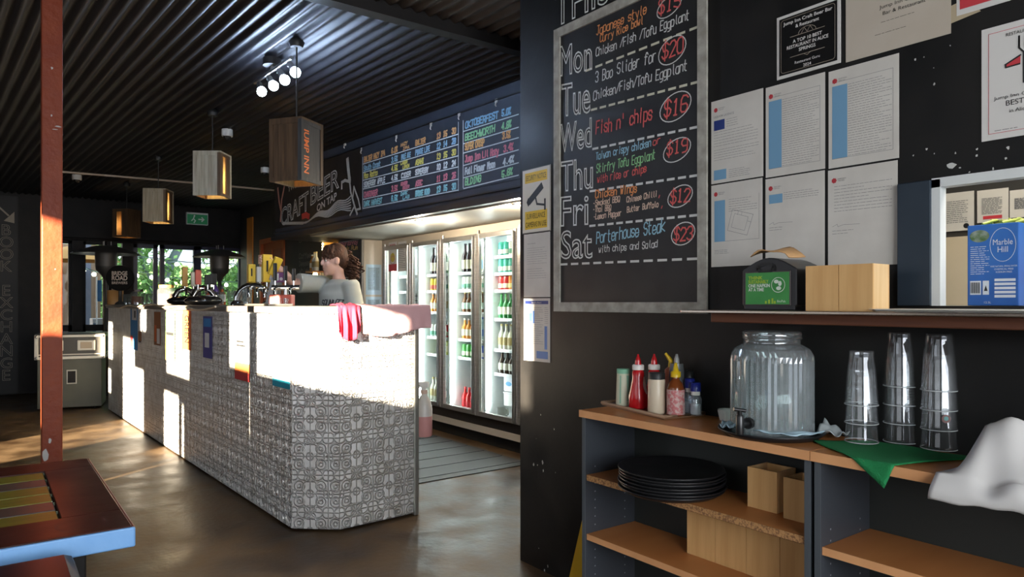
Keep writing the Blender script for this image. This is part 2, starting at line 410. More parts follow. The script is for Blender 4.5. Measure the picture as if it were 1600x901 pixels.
glazed('window_1', FW[1] - .03, FW[2], 0, 2.17, .04, M_dark, .86)
glazed('window_2', FW[3], FW[4], 0, 2.17, .04, M_dark, .86)
struct(MB().box(FW[2], FW[3], YF - .06, YF + .1, 0, 2.17).box(FW[4], FW[5], YF - .03, YF + .1, 0, 2.17).box(FW[6], FW[7] - .0, YF - .03, YF + .1, 0, 2.17).build('trim_8', M_dark))
MBx = MB(); MBx.box(FW[5], FW[6], YF + .04, YF + .046, 0, 2.17); MBx.build('window_3', M_glass)['kind'] = 'structure'
glazed('window_4', FW[7], FW[8] + .05, 0, 2.17, .06, M_navy)
glazed('window_5', FW[9] - .05, FW[11], 0, 2.17, .06, M_navy)
glazed('window_6', FW[11], FW[12], 0, 2.17, .05, M_navy)
struct(MB().tube([(fx(98), YF - .02, 2.2), (fx(330), YF - .02, 2.215)], .02).build('trim_9', M_dark))
# light cable conduit across the dark end of the room
struct(MB().tube([on_z(84, 267, 2.70), on_z(250, 281, 2.70), on_z(428, 297, 2.70)], .012).build('trim_10', mat('conduit', (.45, .36, .28), .5)))

# unseen wall added on the left, its openings cut to shape the sun patches
holes = [sun_hole(3.26, 5.05, .82, 1.34, 1.45), sun_hole(5.98, 6.78, .66, 1.28, 1.35), sun_hole(6.3, 6.86, -.05, .50, 1.33), sun_hole(6.14, 6.24, -.3, .45, 1.33), sun_hole(6.02, 6.06, -.35, .45, 1.33),
         sun_hole(7.62, 8.72, -1.5, .62, 1.28), sun_hole(7.5, 7.78, 1.0, 1.6, 1.28), sun_hole(8.05, 8.72, .62, .9, 1.28),
         sun_hole(9.25, 9.9, .62, 1.05, 1.22), sun_hole(9.35, 9.85, .22, .5, 1.22), sun_hole(9.0, 9.04, -.9, .0, 1.25),
         sun_hole(2.60, 2.80, .76, 1.30, 2.10), sun_hole(3.70, 3.80, .72, 1.73, .22), sun_hole(10.75, 11.6, 1.96, 2.12, 1.36)]
struct(wall_with_holes(-3.1, -3.0, -4, 13, 0, 4.2, holes).build('wall_gobo', M_dark))
# ---------------------------------------------------------------- pressed tin bar
def tin_mat(name, base, rough, dirt):
    m = bpy.data.materials.new(name); m.use_nodes = True; nt = m.node_tree; L = nt.links.new; b = nt.nodes['Principled BSDF']
    def N(t, **k):
        n = nt.nodes.new(t)
        for a, v in k.items(): setattr(n, a, v)
        return n
    def math_(op, a, c=None, clamp=False):
        n = N('ShaderNodeMath', operation=op, use_clamp=clamp)
        for i, q in enumerate((a, c)):
            if q is None: continue
            if isinstance(q, (int, float)): n.inputs[i].default_value = q
            else: L(q, n.inputs[i])
        return n.outputs[0]
    tc = N('ShaderNodeTexCoord'); sp = N('ShaderNodeSeparateXYZ'); L(tc.outputs['Object'], sp.inputs[0])
    T = .104
    u = math_('PINGPONG', math_('DIVIDE', sp.outputs[0], T), 1.0); v = math_('PINGPONG', math_('DIVIDE', sp.outputs[2], T), 1.0)
    cb = N('ShaderNodeCombineXYZ'); L(u, cb.inputs[0]); L(v, cb.inputs[1])
    def ring(cx, cy, r, w):
        d = N('ShaderNodeVectorMath', operation='DISTANCE'); L(cb.outputs[0], d.inputs[0]); d.inputs[1].default_value = (cx, cy, 0)
        e = math_('ABSOLUTE', math_('SUBTRACT', d.outputs['Value'], r))
        mr = N('ShaderNodeMapRange', interpolation_type='SMOOTHSTEP'); mr.inputs[1].default_value = w; mr.inputs[2].default_value = 0; L(e, mr.inputs[0]); return mr.outputs[0]
    h = ring(.40, .42, .27, .055)
    for q in ((.40, .42, .10, .05), (.46, .36, .17, .03), (1.02, .30, .44, .045), (.86, .82, .16, .06), (.62, 1.02, .30, .04), (.10, .92, .20, .05), (.95, .06, .12, .05), (.14, .10, .10, .045)):
        h = math_('MAXIMUM', h, ring(*q))
    for a in (u, v):
        for lo in (0.0, 1.0):
            mr = N('ShaderNodeMapRange', interpolation_type='SMOOTHSTEP'); mr.inputs[1].default_value = .035; mr.inputs[2].default_value = 0
            L(math_('ABSOLUTE', math_('SUBTRACT', a, lo)), mr.inputs[0]); h = math_('MAXIMUM', h, mr.outputs[0])
    # sheet joints every 6 tiles
    sj = math_('FRACT', math_('DIVIDE', sp.outputs[2], T * 2)); j = math_('LESS_THAN', sj, .02); h = math_('SUBTRACT', h, math_('MULTIPLY', j, .8))
    no = N('ShaderNodeTexNoise'); no.inputs['Scale'].default_value = 5; L(tc.outputs['Object'], no.inputs['Vector'])
    h2 = math_('ADD', h, math_('MULTIPLY', no.outputs[0], 1.2))
    bp = N('ShaderNodeBump'); bp.inputs['Strength'].default_value = 1.0; bp.inputs['Distance'].default_value = .014; L(h2, bp.inputs['Height']); L(bp.outputs[0], b.inputs['Normal'])
    n2 = N('ShaderNodeTexNoise'); n2.inputs['Scale'].default_value = 9; n2.inputs['Detail'].default_value = 6; L(tc.outputs['Object'], n2.inputs['Vector'])
    mx = N('ShaderNodeMix', data_type='RGBA'); mx.inputs['A'].default_value = (*base, 1); mx.inputs['B'].default_value = (*dirt, 1)
    mr = N('ShaderNodeMapRange'); mr.inputs[1].default_value = .42; mr.inputs[2].default_value = .75; L(n2.outputs[0], mr.inputs[0]); L(mr.outputs[0], mx.inputs['Factor']); L(mx.outputs['Result'], b.inputs['Base Color'])
    b.inputs['Metallic'].default_value = .50; b.inputs['Roughness'].default_value = rough
    return m
M_tin = tin_mat('pressed_tin_silver', (.95, .93, .89), .40, (.72, .68, .61))
BZ = 1.25
BP = [(1.379, 3.884), (1.579, 3.707), (2.078, 3.733), (1.92, 9.62), (1.186, 9.567)]
bar = thing('bar_counter', 'long bar counter clad in pressed silver tin panels with a chamfered near end', 'bar counter', (1.379, 3.884, 0))
def rel(p, o=(1.379, 3.884)): return (p[0] - o[0], p[1] - o[1])
inner = []
cx_, cy_ = sum(p[0] for p in BP) / 5, sum(p[1] for p in BP) / 5
for p in BP:
    d = Vector((cx_ - p[0], cy_ - p[1])); d2 = Vector((math.copysign(.02, d.x), math.copysign(.02, d.y))); inner.append((p[0] + d2.x, p[1] + d2.y))
MB().prism([rel(p) for p in inner], 0.0, BZ - .05).build('carcass', M_dark, bar)
def tin_panel(a, b, name='tin_panel', z0=.012):
    L_ = math.hypot(b[0] - a[0], b[1] - a[1]); mb = MB(); mb.box(0, L_, -.004, .012, z0, BZ - .04)
    return mb.build(name, M_tin, bar, (a[0] - 1.379, a[1] - 3.884, 0), math.atan2(b[1] - a[1], b[0] - a[0]))
tin_panel(BP[4], BP[0]); tin_panel(BP[0], BP[1]); tin_panel(BP[1], BP[2]); tin_panel(BP[2], (2.078 - .004, 3.733 + .15), 'side_panel')
es = MB(); es.bbox(0, .03, -.012, .03, 0, BZ - .04, .003); es.build('edge_strip', mat('worn_edge_metal', (.38, .37, .33), .4, .8), bar, (2.078 - 1.379 - .018, 3.733 - 3.884 - .004, 0), 0)
TP = [(1.352, 3.878), (1.567, 3.682), (2.10, 3.708), (1.95, 9.64), (1.158, 9.59)]
MB().prism([rel(p) for p in TP], BZ - .04, BZ).build('bar_top', mat('bar_top_steel', (.40, .36, .31), .33, .7, color2=(.30, .26, .22), scale=6, stretch=(8, .6, 1)), bar, bevel=.004)
# ---------------------------------------------------------------- red post
pst = thing('post', 'red painted square steel post with chipped paint left of the bar', 'post', (.203, 3.72, 0))
pc = MB(); pc.bbox(0, .078, 0, .078, 0, 2.79, .004); pc.mi = 1; random.seed(3)
for cxz in ((.038, 2.31, .006, .006), (.036, 2.10, .003, .005), (.06, 2.055, .014, .003), (.05, 2.04, .01, .002), (.012, .60, .012, .03), (.03, .66, .006, .01), (.05, 1.42, .002, .003)):
    pts = []
    for k in range(10):
        a = 2 * PI * k / 10; q = random.uniform(.6, 1.2); pts.append((cxz[0] + cxz[2] * q * math.cos(a), -.0008, cxz[1] + cxz[3] * q * math.sin(a)))
    pc.add(pts, [tuple(range(10))])
pc.build('shaft', [mat('chipped_red_paint', (.21, .042, .014), .5, color2=(.16, .026, .010), scale=7, spec=.2, bump=.35, bscale=35, contrast=(.3, .7)), mat('bare_chip', (.42, .40, .38), .6)], pst)
# ---------------------------------------------------------------- table in the left foreground
TBX, TBY, TBZ = .277, 1.85, .75
tb = thing('dining_table', 'red-brown timber table with green and grey inlaid slats and blue edge', 'table', (TBX, TBY, 0))
M_tt = mat('dark_red_varnish', (.045, .007, .003), .28, color2=(.014, .003, .002), scale=2.2, bump=.05, bscale=25, contrast=(.38, .62), rough2=.45, spec=.22)
W_, D_ = 1.7, .895
top = MB(); ix0, ix1, iy0, iy1 = -1.45, -.128, .165, .758
top.box(-W_, 0, 0, iy0, TBZ - .014, TBZ); top.box(-W_, 0, iy1, D_, TBZ - .014, TBZ); top.box(-W_, ix0, iy0, iy1, TBZ - .014, TBZ); top.box(ix1, 0, iy0, iy1, TBZ - .014, TBZ); top.box(-W_, 0, 0, D_, TBZ - .03, TBZ - .014)
top.build('table_top', M_tt, tb, bevel=.002)
M_sl = [mat('olive_green_slat', (.16, .17, .012), .35, color2=(.12, .12, .01), scale=8, stretch=(1, 6, 1)), mat('grey_slat', (.055, .052, .045), .35, color2=(.04, .038, .03), scale=8)]
n = 6; sw = (iy1 - iy0) / n
for i in range(n):
    y = iy0 + sw * i
    MB().bbox(ix0 + .002, ix1 - .004, y + .003, y + sw - .003, TBZ - .014, TBZ - .003, .002).build('inlay_slat', M_sl[(0, 1, 0, 0, 1, 0)[i]], tb)
ln = MB()
for i in range(n + 1): ln.box(ix0, ix1, iy0 + sw * i - .0025, iy0 + sw * i + .0025, TBZ - .014, TBZ - .006)
ln.build('slat_joint', mat('pale_joint', (.30, .36, .22), .5), tb)
MB().bbox(0, .006, 0, D_, TBZ - .048, TBZ - .002, .002).build('side_band', mat('worn_red_edge', (.22, .07, .04), .5), tb)
ed = MB(); ed.bbox(-W_, .006, -.010, 0, TBZ - .048, TBZ - .002, .004)
ed.build('edge_band', mat('sky_blue_paint', (.16, .36, .68), .45, color2=(.20, .42, .74), scale=9, bump=.1, bscale=40), tb)
wr_ = MB(); wr_.box(-.115, -.02, -.0086, -.008, TBZ - .010, TBZ - .0055); wr_.box(-.18, -.11, -.0086, -.008, TBZ - .008, TBZ - .0045); wr_.build('worn_edge', mat('worn_timber', (.10, .09, .09), .6), tb)
cr = MB(); cr.M = Matrix.Rotation(-PI / 2, 4, 'X') @ Matrix.Identity(4)
ring_ = MB()
for k in range(40):
    a0, a1 = 2 * PI * k / 40, 2 * PI * (k + 1) / 40
    ring_.add([(-.095 + r * math.cos(a), .085 + r * math.sin(a), TBZ + .0006) for r, a in ((.048, a0), (.0515, a0), (.0515, a1), (.048, a1))], [(0, 1, 2, 3)])
ring_.build('glass_ring_stain', mat('ring_stain', (.10, .035, .025), .5), tb)
for x, y in ((-.12, .10), (-.12, D_ - .1), (-W_ + .12, .10), (-W_ + .12, D_ - .1)):
    MB().bbox(x - .035, x + .035, y - .035, y + .035, 0, TBZ - .03, .004).build('leg', M_dark, tb)
MB().box(-W_ + .1, -.1, .08, .11, TBZ - .11, TBZ - .03).box(-W_ + .1, -.1, D_ - .11, D_ - .08, TBZ - .11, TBZ - .03).build('apron', M_dark, tb)
st = thing('stool', 'low stool with glossy black padded seat tucked under the blue-edged table', 'stool', (.065, 1.61, 0))
MB().bbox(-.34, .09, -.17, .17, .655, .738, .02).build('seat', mat('black_vinyl', (.006, .007, .009), .3, spec=.25), st)
for x in (-.28, .03):
    for y in (-.12, .12): MB().tube([(x, y, 0), (x, y, .655)], .014).build('leg', M_dark, st)
MB().tube([(-.28, -.12, .2), (.03, -.12, .2), (.03, .12, .2), (-.28, .12, .2), (-.28, -.12, .2)], .009).build('foot_rail', M_dark, st)
# ---------------------------------------------------------------- bookcases below the servery shelf
M_wood = mat('beech_laminate', (.52, .21, .062), .36, color2=(.45, .17, .048), scale=3, stretch=(2, .35, 2), rough2=.45)
M_edge = mat('beech_edge', (.74, .37, .16), .45, color2=(.67, .32, .135), scale=8)
M_chip = mat('raw_chipboard_edge', (.50, .26, .10), .7, color2=(.22, .10, .04), scale=160, contrast=(.45, .6))
M_side = mat('dark_grey_laminate', (.035, .040, .048), .38, color2=(.045, .050, .058), scale=4)
M_back = mat('dark_back_panel', (.020, .023, .021), .5)
BH = .86
def bookcase(y1, width, label, mids, cover=.0):
    """front at x=1.83; local x runs towards the viewer's right along the front, local y into the wall"""
    t = thing('bookcase', label, 'bookcase', (1.832, y1, 0), -PI / 2)
    D = .283
    mb = MB(); mb.box(-.006, width + .0, -.004, D, BH - .026, BH); mb.build('top_board', M_wood, t)
    MB().box(-.007, width + .0005, -.0055, -.0035, BH - .0265, BH + .0003).build('top_edge', M_edge, t)
    for x in (.0, width - .020):
        h_ = MB(); h_.box(x, x + .018, .006, D, 0, BH - .026); h_.mi = 1
        if x == 0: xs = x + .0186
        else: xs = x - .0004
        for yy in (.055, D - .065):
            for k in range(16):
                z = .16 + k * .032
                if z < BH - .09: h_.add([(xs, yy + .0028 * math.cos(q), z + .0028 * math.sin(q)) for q in [2 * PI * i / 8 for i in range(8)]], [tuple(range(8))])
        s_ = h_.build('side_panel', [M_side, mat('pin_hole_metal', (.30, .32, .34), .4)], t)
        MB().box(x, x + .018, .004, .0062, 0, BH - .026).build('edge_banding', mat('edge_banding', (.085, .095, .105), .35), s_)
    MB().box(.018, width - .02, D - .008, D - .003, .03, BH - .026).build('back_panel', M_back, t)
    for z in mids:
        b_ = MB().box(.019, width - .021, .012, D - .009, z - .022, z).build('shelf_board', M_wood, t)
        MB().box(.019, width - .021, .0105, .0122, z - .022, z).build('shelf_edge', M_chip if z == mids[0] and cover == 0 else M_edge, b_)
    MB().box(.019, width - .021, .03, .05, 0, .06).build('plinth', M_side, t)
    return t
M1, M2 = .614, .388
BC1 = bookcase(2.0, .935, 'beech and grey bookcase left, holding black trays and bamboo boxes', (M1, M2, .07))
BC2 = bookcase(1.055, .935, 'beech and grey bookcase right, empty under the green cloth and tumblers', (.60, .32, .07), 1)
sc = MB(); sc.lathe([(0, 0), (.006, 0), (.006, .002), (0, .003)], 10, cap0=False, cap1=False)
# ---------------------------------------------------------------- servery shelf
sh = thing('servery_shelf', 'long steel-topped timber shelf below the servery opening on the black wall', 'shelf', (2.12, 1.51, 0), -PI / 2)
MB().bbox(0, 1.95, -.30, -.001, 1.238, 1.2475, .002).build('steel_top', mat('shelf_steel', (.62, .52, .42), .25, 1.0, color2=(.45, .38, .32), scale=9, stretch=(.5, 6, 1)), sh)
MB().bbox(.055, 1.95, -.215, -.001, 1.207, 1.2375, .003).build('timber_board', mat('dark_red_timber', (.16, .055, .022), .5, color2=(.10, .03, .014), scale=5, stretch=(.6, 8, 8)), sh)
for x in (1.25, 1.75): MB().prism([(x, -.20), (x + .02, -.20), (x + .02, -.002), (x, -.002)], 1.16, 1.207).build('bracket', M_dark, sh)
# ---------------------------------------------------------------- flight cases at the end of the bar
cs = thing('road_case', 'tall grey-green road case standing on the floor by the far bar end', 'case', (.50, 9.98, 0))
CR = -math.radians(12)
cs.rotation_euler = (0, 0, CR)
M_case = mat('grey_green_case', (.085, .083, .058), .5, color2=(.07, .068, .05), scale=4)
MB().bbox(0, .66, 0, .5, .02, .60, .006).build('case_body', M_case, cs)
hd = MB(); hd.bbox(.295, .40, -.004, .002, .30, .47, .01); hd.build('handle_plate', mat('pale_plastic', (.55, .53, .46), .45), cs)
MB().bbox(.307, .388, -.006, -.003, .315, .455, .006).build('handle_recess', M_dark, cs)
for x in (.06, .58):
    for y in (.06, .42): MB().lathe([(.02, 0), (.02, .022)], 10, (x, y, 0)).build('castor', M_dark, cs)
fc = thing('flight_case', 'pale-edged black flight case stacked on the grey-green road case', 'case', (.47, 9.95, .60)); fc.rotation_euler = (0, 0, CR)
MB().bbox(.012, .708, .012, .52, .01, .275, .004).build('case_body', mat('dark_case_panel', (.05, .045, .035), .45), fc)
M_alu = mat('pale_aluminium_edge', (.70, .64, .52), .35, .3)
eg = MB()
for z in (.0, .075, .26): eg.bbox(0, .72, 0, .53, z, z + (.035 if z != .26 else .03), .004) if z != .075 else eg.box(0, .72, -.002, .53, .05, .062)
eg.bbox(.68, .722, -.003, .04, 0, .29, .004); eg.bbox(0, .04, -.003, .04, 0, .29, .004)
eg.build('edge_trim', M_alu, fc)
MB().bbox(0.0, .72, .0, .53, .29, .305, .004).build('lid', mat('dark_lid', (.02, .018, .016), .4), fc)
for x in (.10, .43):
    MB().bbox(x, x + .19, -.006, .012, .10, .225, .02).build('handle_plate', M_alu, fc)
    MB().bbox(x + .035, x + .155, -.010, -.005, .125, .20, .01).build('handle', mat('tan_handle', (.42, .33, .22), .4), fc)
for x, z in ((.70, .02), (.70, .27), (.02, .02), (.02, .27)): MB().ball((x, .004, z), .018, 10, 6).build('corner_ball', M_steel, fc)
# ---------------------------------------------------------------- glass-door fridge bank
FX = 3.60
DY = [7.16, 6.535, 5.92, 5.305, 4.69, 4.075]         # door boundaries, far to near
fr_ = thing('display_fridge', 'long white-lit glass-door drinks fridge bank with steel frames under the bulkhead', 'fridge', (FX, 7.24, 0), -PI / 2)
def ly(y): return 7.24 - y                             # local x from world y
DZ0, DZ1 = .25, 1.895
LW = ly(2.80)
bd = MB()
bd.box(0, LW, -.004, .05, DZ1, 1.97); bd.box(0, LW, -.004, .05, .10, .16); bd.box(0, ly(DY[0]), 0, .05, .1, DZ1); bd.box(ly(DY[5]), LW, 0, .05, .1, DZ1)
bd.build('cream_fascia', M_cream, fr_)
MB().box(.02, LW, .0, .05, .16, DZ0).build('lower_panel', mat('brown_steel_panel', (.16, .125, .10), .3, .6), fr_)
MB().box(0, LW, .02, .7, 0, .10).build('kick_plate', mat('black_kick', (.008, .008, .008), .6), fr_)
M_in = mat('fridge_white_liner', (.86, .90, .90), .4)
ins = MB(); ins.box(0, LW, .66, .70, .1, 1.97); ins.box(0, LW, .05, .72, DZ1 + .0, DZ1 + .02); ins.box(0, LW, .05, .72, .22, .25); ins.box(0, .02, .05, .72, .25, DZ1); ins.box(LW - .02, LW, .05, .72, .25, DZ1)
ins.build('liner', M_in, fr_)
M_led = mat('fridge_light_strip', (1, 1, 1), .5, emit=(.93, .97, 1.0), estr=45)
M_frame = mat('fridge_door_steel', (.56, .54, .51), .30, .7, color2=(.46, .44, .41), scale=4, stretch=(1, 1, 20))
SHA = [.30, .62, .84, 1.12, 1.38, 1.535, 1.69]; SHB = [.30, .73, .91, 1.17, 1.39, 1.56]
def shz(door): return SHA if door >= 3 else SHB
for i in range(5):
    a, b = ly(DY[i]) + .006, ly(DY[i + 1]) - .006
    fw = .045
    d = MB(); d.bbox(a, a + fw, -.035, .0, DZ0, DZ1, .004); d.bbox(b - fw, b, -.035, .0, DZ0, DZ1, .004); d.bbox(a + fw, b - fw, -.035, .0, DZ0, DZ0 + fw, .004); d.bbox(a + fw, b - fw, -.035, 0, DZ1 - fw, DZ1, .004)
    dd = d.build('door', M_frame, fr_)
    MB().box(a + fw, b - fw, -.02, -.014, DZ0 + fw, DZ1 - fw).build('pane', M_fglass, dd)
    MB().bbox(b - .030, b - .012, -.06, -.035, DZ0 + .02, DZ1 - .02, .006).build('handle', mat('fridge_handle', (.50, .50, .49), .3, 1.0), dd)
    MB().lathe([(.012, 0), (.012, .03)], 8, (a + .02, -.02, DZ1)).build('hinge', M_steel, dd)
    MB().box(a - .004, a + .028, .055, .30, DZ0 + .0, DZ1).build('divider', M_in, fr_)
    MB().box(a + .030, a + .045, .06, .075, DZ0 + .05, DZ1 - .05).build('light_strip', M_led, fr_)
    for z in shz(i)[1:]:
        s_ = MB(); s_.box(a + .03, b - .01, .16, .66, z - .006, z); s_.box(a + .03, b - .01, .150, .160, z - .016, z + .012)
        s_.build('shelf', mat('fridge_wire_shelf', (.80, .82, .82), .35), fr_)
MB().box(ly(DY[0]) + .05, LW, .56, .60, DZ1 - .03, DZ1 - .005).build('ceiling_light_strip', mat('fridge_top_light', (1, 1, 1), .5, emit=(.95, .98, 1), estr=30), fr_)
# drinks in the fridge
def bottle_proto(name, label, prof, body, cap, band, h, r, cat='bottle', z0=.25, z1=.55, group=None):
    t = thing(name, label, cat, (0, 0, -5), 0, group)
    MB().lathe(prof, 10).build('body', body, t)
    if cap: MB().lathe([(r * .42, h - .014), (r * .42, h + .003)], 8).build('cap', cap, t)
    if band: MB().lathe([(r + .0012, h * z0), (r + .0012, h * z1)], 10, cap0=False, cap1=False).build('label', band, t)
    return t
def bprof(h, r): return [(r * .9, 0), (r, .01), (r, h * .56), (r * .75, h * .66), (r * .4, h * .76), (r * .36, h)]
def cprof(h, r): return [(r * .85, 0), (r, .008), (r, h - .012), (r * .82, h)]
def gl(name, c): return mat(name, c, .12, spec=.6)
W_h = mat('white_label', (.78, .78, .74), .5)
BK_ = {}
def kind(key, col, lab, h, r, can=False, capc=(.7, .7, .7), lz=(.2, .5)):
    nm = 'drink_can' if can else 'drink_bottle'
    BK_[key] = (nm, col, lab, h, r, can, capc, lz)
kind('wine_green', (.03, .07, .02), (.75, .72, .6), .29, .036, capc=(.35, .02, .03), lz=(.15, .45)); kind('wine_red', (.02, .006, .008), (.7, .65, .5), .29, .036, capc=(.02, .02, .03), lz=(.15, .45))
kind('wine_white', (.45, .48, .20), (.15, .35, .55), .29, .036, capc=(.2, .45, .3), lz=(.12, .42))
kind('teal_can', (.05, .38, .30), (.7, .75, .7), .135, .036, True); kind('green_can', (.08, .36, .08), (.75, .75, .6), .135, .036, True)
kind('white_can', (.75, .78, .75), (.1, .3, .2), .135, .036, True); kind('yellow_can', (.70, .52, .05), (.6, .1, .05), .135, .036, True)
kind('blue_can', (.06, .10, .45), (.7, .7, .75), .135, .036, True); kind('red_can', (.55, .03, .03), (.8, .75, .6), .135, .036, True); kind('orange_can', (.70, .24, .03), (.8, .7, .3), .135, .036, True)
kind('green_beer', (.03, .22, .06), (.75, .72, .65), .23, .032, capc=(.1, .35, .1)); kind('brown_beer', (.14, .05, .012), (.45, .60, .52), .205, .034, capc=(.6, .5, .2))
kind('clear_beer', (.66, .66, .58), (.35, .28, .12), .235, .033, capc=(.55, .45, .2)); kind('amber_bottle', (.62, .24, .03), (.8, .75, .6), .205, .033, capc=(.8, .8, .75)); kind('clear_bottle', (.66, .66, .58), (.35, .28, .12), .19, .029, capc=(.55, .45, .2))
kind('dark_wine', (.035, .02, .012), (.6, .58, .5), .205, .036, capc=(.02, .02, .02)); kind('blue_bottle', (.35, .52, .62), (.1, .2, .5), .22, .034, capc=(.05, .1, .5)); kind('red_bottle', (.60, .02, .02), (.55, .02, .03), .19, .034, capc=(.85, .1, .1), lz=(.05, .3))
words = {'wine_green': 'green wine bottle', 'wine_red': 'dark red wine bottle', 'wine_white': 'pale wine bottle with blue label', 'teal_can': 'teal drink can', 'green_can': 'green drink can', 'white_can': 'white drink can',
 'yellow_can': 'yellow drink can', 'blue_can': 'dark blue drink can', 'red_can': 'red drink can', 'orange_can': 'orange drink can', 'green_beer': 'green glass beer bottle', 'brown_beer': 'brown glass beer bottle',
 'amber_bottle': 'amber drink bottle', 'clear_bottle': 'clear pale drink bottle', 'clear_beer': 'tall clear drink bottle', 'dark_wine': 'short dark wine bottle', 'blue_bottle': 'pale blue drink bottle', 'red_bottle': 'red soft drink bottle'}
PROTO = {}
DOORW = ['leftmost', 'second', 'third', 'rightmost']; SHW = ['bottom', 'sixth', 'fifth', 'fourth', 'third', 'second', 'top']
ROWN = ['fridge floor', 'lowest wire shelf', 'second lowest wire shelf', 'third lowest wire shelf', 'fourth lowest wire shelf', 'fifth lowest wire shelf']
def stock(door, shelf, kinds, n, depth=2, y_off=0.0, z=None):
    a = ly(DY[door]) + .045; zb = shz(door)[shelf] if shelf else DZ0 + .0
    per = len(kinds)
    for k in range(n):
        key = kinds[min(k * per // n, per - 1)]; nm, col, lab, h, r, can, capc, lz = BK_[key]
        for dp in range(depth):
            lx = a + r + .008 + k * (2 * r + .006); dy = .165 + r + dp * (2 * r + .008)
            if lx + r > ly(DY[door + 1]) - .03: continue
            wx, wy = FX + dy, 7.24 - lx
            label = '%s on the %s behind the %s fridge door' % (words[key], (ROWN[shelf] if shelf < len(shz(door)) - 1 else 'top wire shelf'), DOORW[door]); grp = '%ss behind the %s fridge door, %s' % (words[key], DOORW[door], (ROWN[shelf] if shelf < len(shz(door)) - 1 else 'top wire shelf'))
            if key not in PROTO:
                t = bottle_proto(nm, label, cprof(h, r) if can else bprof(h, r), gl('glassy_' + key, col), mat('cap_' + key, capc, .4), mat('label_' + key, lab, .5), h, r, 'can' if can else 'bottle', lz[0], lz[1], grp)
                t.location = (wx, wy, zb); PROTO[key] = (t, tree_of(t))
            else: dup(PROTO[key][0], (wx, wy, zb), 0, label, grp, PROTO[key][1])
stock(3, 6, ['teal_can', 'white_can', 'blue_can'], 5); stock(3, 5, ['teal_can'], 5); stock(3, 4, ['red_can', 'orange_can', 'yellow_can'], 5); stock(3, 3, ['green_beer'], 6, 1); stock(3, 2, ['clear_beer'], 5, 1); stock(3, 1, ['dark_wine'], 5, 1)
stock(2, 5, ['wine_red', 'wine_green', 'wine_white'], 4, 1); stock(2, 4, ['white_can'], 5); stock(2, 3, ['brown_beer'], 5, 1); stock(2, 2, ['amber_bottle', 'blue_bottle'], 5, 1); stock(2, 1, ['green_can', 'blue_can'], 5); stock(2, 0, ['red_bottle'], 4, 1)
stock(1, 5, ['wine_red', 'wine_green'], 4, 1); stock(1, 4, ['yellow_can', 'white_can'], 5); stock(1, 3, ['amber_bottle', 'clear_beer'], 5, 1); stock(1, 2, ['white_can', 'red_can'], 5); stock(1, 0, ['clear_beer', 'green_beer'], 4, 1)
# boxes and jugs low in the rightmost door
for q, (z, hh, c, lb) in enumerate(((.47, .13, (.75, .80, .86), 'white and blue carton stacked above the white tub in the rightmost fridge'), (.34, .125, (.82, .82, .80), 'white tub under the carton in the rightmost fridge'))):
    t = thing('carton' if q == 0 else 'tub', lb, 'carton' if q == 0 else 'tub', (FX + .22, 5.09, z)); MB().bbox(-.04, .14, -.075, .075, 0, hh, .006).build('body', mat('carton_%d' % q, c, .5), t)
    if q == 0: MB().disc(0, .07, .045, -.0, 16, .02).build('blue_oval', mat('carton_blue', (.05, .30, .60), .5), t, (-.0415, 0, 0), -PI / 2)
    else: MB().bbox(-.045, .145, -.08, .08, hh - .015, hh - .001, .004).build('lid', mat('tub_lid', (.70, .72, .72), .4), t)
j = thing('jug', 'clear plastic jug standing on the floor of the rightmost fridge compartment', 'jug', (FX + .12, 5.10, DZ0)); MB().lathe([(.045, 0), (.048, .02), (.052, .085)], 14, cap1=False).build('body', mat('jug_plastic', (.72, .76, .76), .3), j)
MB().tube([(0, -.05, .08), (0, -.085, .075), (0, -.085, .03), (0, -.05, .02)], .006).build('handle', mat('jug_plastic'), j)
bx = thing('carton', 'yellow-green drinks carton in the second fridge door on a low shelf', 'carton', (FX + .2, 6.22, SHB[1])); MB().bbox(-.02, .12, -.13, .13, 0, .14, .004).build('body', mat('lime_carton', (.42, .50, .05), .5), bx); MB().box(-.0206, -.02, -.10, .10, .04, .10).build('print_panel', mat('carton_print', (.75, .72, .3), .5), bx)
# posters stuck inside the leftmost door, wire basket behind
# ---------------------------------------------------------------- things on and against the right wall
WX = 2.12
M_pap = mat('paper_white', (.60, .57, .51), .55, color2=(.54, .51, .455), scale=9)
M_ink = mat('grey_ink', (.16, .16, .16), .7); M_blk = mat('black_ink', (.012, .012, .012), .5); M_rd = mat('red_ink', (.50, .04, .05), .5)
M_lblue = mat('light_blue_print', (.15, .31, .46), .55); M_navyp = mat('navy_print', (.012, .03, .16), .5)
def wl(px, py, t):
    """pixel -> local x,z of a flat thing t hung on the right wall"""
    p = on_x(px, py, WX); return (t.location.y - p.y, p.z - t.location.z)
def flat(name, label, cat, yl, yr, z0, z1, m, part='sheet', th=.0012, group=None, gap=.0006):
    t = thing(name, label, cat, (WX - gap, yl, z0), -PI / 2, group)
    MB().box(0, yl - yr, -th, 0, 0, z1 - z0).build(part, m, t)
    return t, yl - yr, z1 - z0
